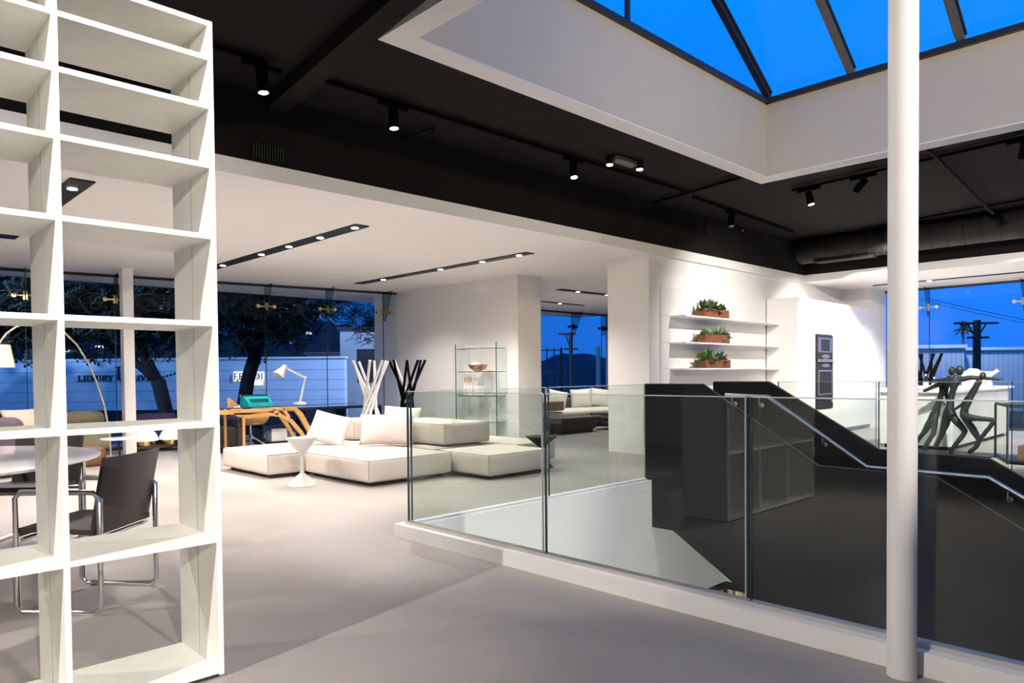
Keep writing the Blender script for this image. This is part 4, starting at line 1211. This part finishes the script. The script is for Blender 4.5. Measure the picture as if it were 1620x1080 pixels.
# spots: in view
track_spot(2.62, 5.285, (2.8, 5.1, 0), 'lit track spotlight left of the ceiling beam', size=66, power=PW * .75)
track_spot(3.87, 5.275, (3.95, 5.0, 0), 'lit track spotlight in the middle of the long track', size=72, power=PW * .8)
track_spot(6.37, 5.255, (6.0, 4.6, 0), 'lit track spotlight next to the twin emergency light', size=75)
track_spot(9.78, 4.02, (9.9, 3.2, 0), 'lit track spotlight beyond the skylight corner', axis=(-.15, -1), size=70)
track_spot(9.66, 3.30, (11.2, 5.95, 1.35), 'unlit looking track spotlight left of the white column', on=False, axis=(-.15, -1), power=PW * 1.8, size=85, blend=1)
track_spot(9.42, 1.62, (12.5, 2.8, .5), 'track spotlight hanging right of the white column', on=False, axis=(-.15, -1), power=PW * 4, size=70)
track_spot(13.2, 3.9, (14.3, 5.4, .9), 'track spotlight half hidden behind the round duct, left of the column', on=False, axis=(-.19, -1), power=PW * 2.2, size=100, blend=1)
track_spot(12.84, 2.0, (15.6, 3.2, .5), 'track spotlight half hidden behind the round duct, right of the column', on=False, axis=(-.19, -1))
track_spot(10.3, 5.4, (9.8, 4.9, 0), 'track spotlight above the kitchen shelves', on=False, axis=(1, .04), lit=False)
# added fill lamps inside the skylight well, unseen, to offset the blue sky tint
def added_fill(p, aim, label, power):
    t = thing('added_fill_lamp', label, 'added fill lamp', p)
    d = (Vector(aim) - Vector(p)).normalized()
    MB().cyl(Vector(p) - d * .1, p, .06, 16).build('lamp_head', M['black_metal'], t, True)
    MB().cyl(Vector(p) + d * .001, Vector(p) + d * .004, .05, 16).build('lamp_lens', M['spot_on'], t, True)
    spot('added_fill_light', Vector(p) + d * .02, aim, power, 110, .8, (1, .83, .50), .05)
added_fill((4.6, -2.8, 4.2), (5.5, 4.1, 4.0), 'added fill lamp on the near side of the skylight well, left one', 420)
added_fill((3.35, -1.2, 4.2), (8.7, 1.8, 4.0), 'added fill lamp on the left side of the skylight well', 380)

track_spot(9.05, -1.6, (14.2, 3.0, .5), 'added fill spotlight outside the frame aimed at the kitchen island', axis=(-.1, -1), power=PW * 3.5, size=60)  # added spot, brightens the island front
# out of frame; spots behind the camera are added to brighten bookcase, column
track_spot(-.6, -4.0, (.3, 2.8, 1.3), 'added unseen fill spotlight behind the camera aimed at the bookcase', size=42, power=PW * 5.5)
track_spot(1.2, -4.0, (.5, 2.8, 1.5), 'added unseen fill spotlight behind the camera aimed at the bookcase edge', size=32, power=PW * 4)
track_spot(-2.7, 2.05, (2.3, 1.7, .1), 'spotlight left of the camera washing the floor', size=78, power=PW * 2.4)
track_spot(2.3, -4.0, (3.2, 1.2, 1.7), 'added unseen fill spotlight behind the camera aimed at the white column', size=26, power=PW * 3.6)
track_spot(-2.4, 5.3, (.4, 5.3, .7), 'spotlight above the dining table', size=70)


# ------------------------------------------------------------------ outside: street, building with signs, trees, hills
struct('ground_outside', MB().box(-60, 130, 14.2, 160, -.75, -.65).box(-60, 130, -80, -7.3, -.75, -.65).box(-60, -4.3, -7.3, 14.2, -.75, -.65).box(18.2, 130, -7.3, 14.2, -.75, -.65), M['asphalt'])
E0 = Vector((7.05, 29.03, 0)); ed = Vector((.7305, -.6829, 0)); en = Vector((-.6829, -.7305, 0)); er = math.atan2(ed.y, ed.x)
ER = Matrix(((ed.x, -en.x, 0, E0.x), (ed.y, -en.y, 0, E0.y), (0, 0, 1, 0), (0, 0, 0, 1)))   # x along wall, y away from us
bd = thing('building', 'white boarded street building behind the left window carrying the dark signs', 'building', E0)
b = MB().box(-14, 9.68, 0, .5, -.65, 1.86, ER)
ob = b.build('wall', M['white_cladding'], bd)
MB().box(-14.1, 9.72, -.03, .55, 1.86, 1.93, ER).build('parapet', M['white_cladding'], bd)
MB().box(-14, 9.7, -.05, 0, -.65, .05, ER).build('base_band', M['asphalt'], bd)


def stroke_letters(txt, h, sw, widths):
    """serif capitals built from bars on a unit grid"""
    b = MB(); x = 0.0
    G = {'L': [('v', .2), ('h', .0, .12, 1), ('s', .2), ('f', 1, 0)], 'I': [('v', .5), ('s', .5)],
         'U': [('v', .2), ('t', .82), ('h', .0, .2, .85), ('ts', .2), ('ts', .82)], 'V': [('d', .12, 1, .5, 0, 1.), ('d', .5, 0, .88, 1, .5), ('ts', .12), ('ts', .88)],
         'X': [('d', .1, 1, .9, 0, 1.), ('d', .1, 0, .9, 1, .5), ('s', .12), ('s', .88)], 'Y': [('d', .1, 1, .5, .45, 1.), ('d', .5, .45, .9, 1, .5), ('vh', .5), ('ts', .1), ('ts', .9), ('bs', .5)],
         'R': [('v', .2), ('s', .2), ('h', .93, .2, .75), ('h', .5, .2, .75), ('vt', .78), ('d', .5, .5, .95, 0, 1.)],
         'N': [('t', .15), ('t', .85), ('d', .15, 1, .85, 0, 1.), ('s', .15), ('ts', .85)], 'G': [('v', .15), ('h', .93, .2, .8), ('h', .0, .2, .85), ('vb', .82), ('h', .42, .55, .95)]}
    for c in txt:
        w = widths.get(c, .8) * h
        def B(x0, x1, z0, z1): b.box(x + x0, x + x1, -.03, 0, z0, z1)
        T = sw; t = sw * .45
        for g in G.get(c, []):
            k = g[0]
            if k == 'v': B(g[1] * w - T / 2, g[1] * w + T / 2, 0, h)
            if k == 't': B(g[1] * w - t / 2, g[1] * w + t / 2, 0, h)
            if k == 'vh': B(g[1] * w - T / 2, g[1] * w + T / 2, 0, h * .48)
            if k == 'vb': B(g[1] * w - T / 2, g[1] * w + T / 2, 0, h * .45)
            if k == 'vt': B(g[1] * w - T / 2, g[1] * w + T / 2, h * .5, h)
            if k == 'h': B(g[2] * w, g[3] * w, g[1] * h, g[1] * h + t)
            if k == 'f': B(.92 * w, w, 0, h * .3)
            if k in ('s', 'ts'): B(g[1] * w - T, g[1] * w + T, h - t, h)
            if k in ('s', 'bs'): B(g[1] * w - T, g[1] * w + T, 0, t)
            if k == 'd':
                ww = T * g[5]
                b.prism([(x + g[1] * w - ww / 2, g[2] * h), (x + g[1] * w + ww / 2, g[2] * h), (x + g[3] * w + ww / 2, g[4] * h), (x + g[3] * w - ww / 2, g[4] * h)], 'y', -.03, 0)
        x += w + .16 * h
    return b, x

def put(b, s, z):
    bmesh.ops.transform(b.bm, matrix=ER @ Matrix.Translation((s, -.004, z)), verts=b.bm.verts[:]); return b
wd = {'I': .4, 'L': .72, 'V': .95, 'X': .9, 'Y': .92, 'R': .9, 'N': .95, 'G': .95, 'U': .95}
sg = thing('shop_sign', 'dark serif lettering with tall double letter monogram on the white street building', 'sign', ER @ Vector((1.3, 0, 1.0)))
q, wl_ = stroke_letters('LUXURY', .205, .05, wd); put(q, 0.02, 1.12).build('lettering', M['sign_black'], sg)
q, wl2 = stroke_letters('L', .48, .075, {'L': .42}); put(q, 1.44, 1.16).build('monogram', M['sign_black'], sg)
q, wl2 = stroke_letters('L', .44, .075, {'L': .42}); put(q, 1.60, 1.02).build('monogram', M['sign_black'], sg)
q, wl3 = stroke_letters('LIVING', .205, .05, wd); put(q, 1.98, 1.12).build('lettering', M['sign_black'], sg)


def text_bm(s, size, off=0.0, depth=.02):
    cu = bpy.data.curves.new('t', 'FONT'); cu.body = s; cu.size = size; cu.extrude = depth; cu.offset = off; cu.resolution_u = 4
    o = bpy.data.objects.new('t', cu); COL.objects.link(o)
    me = bpy.data.meshes.new_from_object(o.evaluated_get(bpy.context.evaluated_depsgraph_get()))
    b = MB(); b.bm.from_mesh(me); bpy.data.objects.remove(o)
    bmesh.ops.transform(b.bm, matrix=Matrix.Rotation(PI / 2, 4, 'X'), verts=b.bm.verts[:])
    xs = [v.co.x for v in b.bm.verts]; x0, x1 = min(xs), max(xs)
    bmesh.ops.translate(b.bm, vec=(-x0, 0, 0), verts=b.bm.verts[:])
    return b, x1 - x0
def fit_text(s, w, h, y, x, z, off=0.0):
    b, w0 = text_bm(s, h / .70, off)
    bmesh.ops.transform(b.bm, matrix=ER @ Matrix.Translation((x, y, z)) @ Matrix.Diagonal((w / w0, 1, 1, 1)), verts=b.bm.verts[:])
    return b
fs = thing('shop_sign', 'backlit sans lettering in two lines on the white street building, right of the tree trunk', 'sign', ER @ Vector((6.2, 0, .9)))
fit_text('FENDI', 1.08, .29, -.02, 5.66, 1.09, .022).build('halo', M['halo'], fs)
fit_text('FENDI', 1.02, .26, -.06, 5.69, 1.105).build('lettering', M['sign_black'], fs)
fit_text('CASA', .42, .11, -.04, 6.30, .93, .006).build('lettering', M['halo'], fs)

# added fill spots outside the frame, brightening the street fronts
spot('street_fill_light', (-4, 20, 6), ER @ Vector((2, 0, 1)), 7500, 95, .8, (.28, .48, 1), .2)
spot('street_fill_light', (16, 14.5, 7), ER @ Vector((10, 6, 1)), 6500, 100, .8, (.38, .56, 1), .2)
spot('street_fill_light', (35.5, 8.45, 6.5), (37.6, 7.6, .5), 2600, 150, 1, (.5, .66, 1), .3)
# buildings further back
def block(name, px0, px1, dpt, z0, z1, m, label, dp=5):
    a = E0 + ed * px0 - en * dpt; c = E0 + ed * px1 - en * (dpt + dp)
    t = thing('building', label, 'building', E0 + ed * (px0 + px1) / 2 - en * (dpt + dp / 2) + Vector((0, 0, -.65)))
    MB().box(px0, px1, dpt, dpt + dp, z0, z1, ER).build('wall', m, t)
    MB().box(px0 - .1, px1 + .1, dpt - .1, dpt + dp + .1, z1, z1 + .12, ER).build('roof_edge', M['frame_dark'], t)
    for k in range(3):
        w = (px1 - px0) / 7
        x = px0 + (k * 2 + 1) * w
        MB().box(x, x + w, dpt - .03, dpt, z0 + (z1 - z0) * .45, z0 + (z1 - z0) * .8, ER).build('window', M['oven_glass'], t)
block('building', 5.6, 13.3, 11, -.65, 2.35, M['brick_far'], 'reddish stucco building above the white street building', 6)
block('building', -8, 4.6, 13, -.65, 2.2, M['brick_far'], 'low reddish building behind the arc lamp, half hidden by trees', 6)
block('building', 9.3, 13.9, 1.2, -.65, 2.95, M['slab_far'], 'tall pale concrete building left of the white partition', 5)

def ridge(name, label, A, B, h, m, seed, back=10):
    rr_ = random.Random(seed); A = Vector(A); B = Vector(B); n = 60
    b = MB(); d = (B - A); nn = Vector((-d.y, d.x, 0)).normalized() * back
    top = []
    for i in range(n + 1):
        p = A + d * (i / n)
        z = h * (.72 + .34 * noise.noise(Vector((i * .13, seed, 0))) + .14 * noise.noise(Vector((i * .6, seed, 3))))
        top.append((b.bm.verts.new(p + Vector((0, 0, -.7))), b.bm.verts.new(p + nn * .5 + Vector((0, 0, max(.3, z)))), b.bm.verts.new(p + nn + Vector((0, 0, -.7)))))
    for p, q in zip(top, top[1:]):
        for k in range(3):
            b.bm.faces.new((p[k], q[k], q[(k + 1) % 3], p[(k + 1) % 3]))
    b.bm.faces.new(top[0]); b.bm.faces.new(top[-1][::-1])
    return b.build(name, m, None, True, label=label, cat='hillside')
hs = ridge('hillside', 'dark hillside behind the reddish buildings at left', (-14, 75, 0), (42, 50, 0), 9.0, M['hill'], 2, 20)
ridge('hillside', 'distant blue hills behind the rear window', (45, 110, 0), (140, 50, 0), 5.6, M['hill_far'], 5, 30)
for k in range(34):
    x = rl.uniform(-12, 40); y = 75 + (x + 14) * (-25 / 56) - .5; z = rl.uniform(2.5, 7.0)
    yy = y + 9 * (z / 9)
    w = rl.uniform(.12, .45)
    MB().box(x - w, x + w, yy - .3, yy + .2, z, z + rl.uniform(.1, .25)).build('lit_window', M['red_light'] if k % 9 == 0 else M['town_light'], hs)


def leaf_mass(b, pts, n, spread, L, wdt, rnd, droop=.6):
    for _ in range(n):
        c = Vector(rnd.choice(pts)) + Vector((rnd.gauss(0, spread[0]), rnd.gauss(0, spread[0]), rnd.gauss(0, spread[1])))
        a = rnd.uniform(0, 2 * PI); d = Vector((math.cos(a), math.sin(a), rnd.uniform(-droop - .4, .35))).normalized()
        s = Vector((-d.y, d.x, rnd.uniform(-.4, .4))).normalized()
        for k in range(5):
            o = c + d * (k * L * .45)
            for sg_ in (-1, 1):
                tip = o + s * sg_ * L * .55 + d * L * .35 - Vector((0, 0, L * .18))
                m1 = o.lerp(tip, .5)
                b.quad(o, m1 + d * wdt, tip, m1 - d * wdt)

def street_tree(trunks, crown, n, spread, label, seed, loc, L=.24, wd_=.05):
    t = thing('tree', label, 'tree', loc)
    for pts, rad in trunks:
        tb = MB(); tb.tube(pts, rad, 10); tb.build('trunk', M['bark'], t, True, angle=180)
    b = MB(); leaf_mass(b, crown, n, spread, L, wd_, random.Random(seed)); b.build('foliage', M['tree_leaf'], t)
def line(a, b, n, z):
    return [(a[0] + (b[0] - a[0]) * i / (n - 1), a[1] + (b[1] - a[1]) * i / (n - 1), z + .25 * math.sin(i * 1.7)) for i in range(n)]
street_tree([([(8.25, 18.3, -.65), (8.34, 18.2, .4), (8.44, 18.13, 1.15), (8.6, 18.0, 1.8), (8.8, 17.85, 2.5), (9.1, 17.6, 3.4)], [.24, .19, .18, .17, .14, .09]),
             ([(8.6, 18.0, 1.8), (8.2, 18.3, 2.5), (7.6, 18.8, 3.2)], [.13, .1, .06]), ([(8.8, 17.85, 2.5), (9.6, 17.1, 3.0), (10.6, 16.1, 3.3)], [.09, .07, .04])],
            line((6.3, 20.0), (9.6, 17.0), 14, 3.25) + line((6.8, 19.4), (9.2, 17.4), 8, 3.9) + line((6.0, 20.4), (9.0, 17.4), 8, 2.75), 2600, (.38, .34), 'dark leafy street tree nearest the backlit sign', 21, (8.25, 18.3, -.65))
dr = []
for (x, y, z) in ((10.15, 16.45, 3.3), (10.5, 16.2, 3.2), (10.8, 15.9, 3.1), (11.1, 15.6, 3.3), (9.8, 16.8, 3.4), (11.3, 15.4, 3.1)):
    for k in range(7):
        dr.append((x + .05 * k, y - .03 * k, z - .16 * k if x > 10.4 else z - .08 * k))
street_tree([([(12.6, 16.4, -.65), (12.5, 16.3, 1.5), (12.0, 16.0, 3.2), (11.2, 15.9, 3.6), (10.3, 16.3, 3.6)], [.16, .14, .1, .06, .03])], dr, 420, (.14, .10), 'feathery drooping tree left of the white partition', 22, (12.6, 16.4, -.65), .14, .025)
street_tree([([(6.9, 19.5, -.65), (6.83, 19.6, .3), (6.70, 19.76, 1.13)], [.24, .19, .19]),
             ([(6.70, 19.76, 1.1), (6.45, 20.0, 1.42), (6.24, 20.2, 1.66), (5.85, 20.55, 2.05), (5.3, 21.0, 2.7)], [.13, .12, .11, .09, .05]), ([(6.70, 19.76, 1.1), (6.49, 19.98, 1.68), (6.35, 20.1, 2.3), (6.4, 20.1, 3.1)], [.15, .13, .10, .06])],
            line((3.0, 23.0), (6.4, 20.0), 14, 3.2) + line((3.4, 22.6), (6.4, 20.0), 8, 3.9) + line((3.2, 22.8), (6.2, 20.2), 8, 2.75), 2600, (.38, .34), 'forked dark street tree in front of the serif sign', 23, (6.9, 19.5, -.65))
street_tree([([(1.2, 24.5, -.65), (1.3, 24.4, 1.2), (1.1, 24.6, 3.0)], [.2, .17, .1])], line((-.8, 26.4), (3.2, 22.8), 12, 3.3) + line((-.8, 26.4), (3.2, 22.8), 8, 2.8), 1500, (.4, .36), 'dark street tree at the far left behind the arc lamp', 24, (1.2, 24.5, -.65))

# rear window view
def bar_fence():
    t = thing('fence', 'dark barred metal fence outside the rear window', 'fence', (22.0, 19.9, -.65))
    a = Vector((20.6, 21.6, 0)); c = Vector((22.95, 19.65, 0))
    for z in (1.3, 2.2):
        MB().tube([a + Vector((0, 0, z)), c + Vector((0, 0, z))], .04, 4).build('rail', M['black_metal'], t)
    for k in range(11):
        p = a.lerp(c, k / 10); MB().tube([p + Vector((0, 0, -.65)), p + Vector((0, 0, 2.3))], .05 if k % 5 == 0 else .025, 4).build('post' if k % 5 == 0 else 'bar', M['black_metal'], t)
bar_fence()
def utility_pole(x, y, z1, arms, label, ad, r=.12):
    t = thing('utility_pole', label, 'utility pole', (x, y, -.65))
    MB().cyl((x, y, -.65), (x, y, z1), r, 10, r * .9).build('pole', M['pole'], t, True)
    ad = Vector((*ad, 0)).normalized()
    for z, l0, l1 in arms:
        MB().tube([Vector((x, y, z)) - ad * l0, Vector((x, y, z)) + ad * l1], .06, 4).build('crossarm', M['pole'], t)
    z, l0, l1 = arms[0]
    MB().tube([Vector((x, y, z - .65)), Vector((x, y, z)) + ad * l1 * .45], .03, 4).build('brace', M['pole'], t)
    MB().tube([Vector((x, y, z - .65)), Vector((x, y, z)) - ad * l0 * .45], .03, 4).build('brace', M['pole'], t)
utility_pole(23.26, 19.38, 2.95, [(2.88, .52, .2), (2.25, .3, .3)], 'dark utility pole outside the rear window', (.73, -.68), .09)
utility_pole(35.68, 7.73, 3.28, [(3.15, .95, .9), (2.55, .4, .5)], 'stout utility pole with crossarm outside the right window', (.73, -.68), .16)
MB().box(24.0, 24.14, 18.52, 18.64, -.65, 2.36).build('lamp_post', M['slab_far'], None, label='pale square post outside the rear window', cat='post')
block('building', 20.5, 27.5, 3.0, -.65, .95, M['slab_far'], 'low dim wall across the street outside the rear window', 4)

# right window view: white corrugated wall, palms, wires
a = Vector((33.95, 9.35, 0)); c = Vector((37.1, 6.4, 0)); d = (c - a).normalized(); nn = Vector((-d.y, d.x, 0))
if nn.x < 0: nn = -nn
a = a + nn * 1.4
RR = Matrix(((d.x, nn.x, 0, a.x), (d.y, nn.y, 0, a.y), (0, 0, 1, 0), (0, 0, 0, 1)))
wsd = thing('building', 'white corrugated metal shed outside the right window', 'building', a)
MB().box(-1.7, 2.8, 0, .8, -.65, 2.16, RR).build('wall', M['corrugated'], wsd)
MB().box(-1.8, 2.9, -.05, .85, 2.16, 2.31, RR).build('parapet', M['white'], wsd)
MB().box(2.8, 14, .2, .8, -.65, 2.06, RR).build('wall', M['corrugated'], wsd)
MB().box(2.9, 14, .15, .85, 2.06, 2.19, RR).build('parapet', M['white'], wsd)
def palm(x, y, z, R_, label, seed):
    r0 = random.Random(seed)
    t = thing('palm_tree', label, 'palm tree', (x, y, -.65))
    MB().cyl((x, y, -.65), (x, y, z), .07, 8, .05).build('trunk', M['pole'], t, True)
    b = MB()
    for k in range(34):
        an = r0.uniform(0, 2 * PI); e = r0.uniform(-.7, 1.2)
        dd = Vector((math.cos(an) * math.cos(e), math.sin(an) * math.cos(e), math.sin(e))); s = Vector((-math.sin(an), math.cos(an), 0)) * R_ * .14
        o = Vector((x, y, z)); m1 = o + dd * R_ * .55; en_ = o + dd * R_ - Vector((0, 0, R_ * .15))
        b.quad(o, m1 - s, en_, m1 + s)
    b.build('fronds', M['tree_leaf'], t)
palm(38.0, 8.75, 3.05, .5, 'small palm tree left of the stout utility pole', 2)
palm(41.0, 5.9, 2.65, .5, 'low palm crown right of the stout utility pole', 6)
for i, (z, sg2, lb_) in enumerate(((3.2, .25, 'upper overhead wire outside the right window'), (3.05, .4, 'lower overhead wire outside the right window'))):
    pts = []
    for k in range(13):
        u = k / 12; pts.append((26 + 14 * u, 10.6 - 4.2 * u, 4.7 - (4.7 - z) * u - sg2 * 4 * u * (1 - u) * .3 + .1))
    MB().tube(pts, .012, 4).build('overhead_wire', M['black_metal'], None, label=lb_, cat='wire')
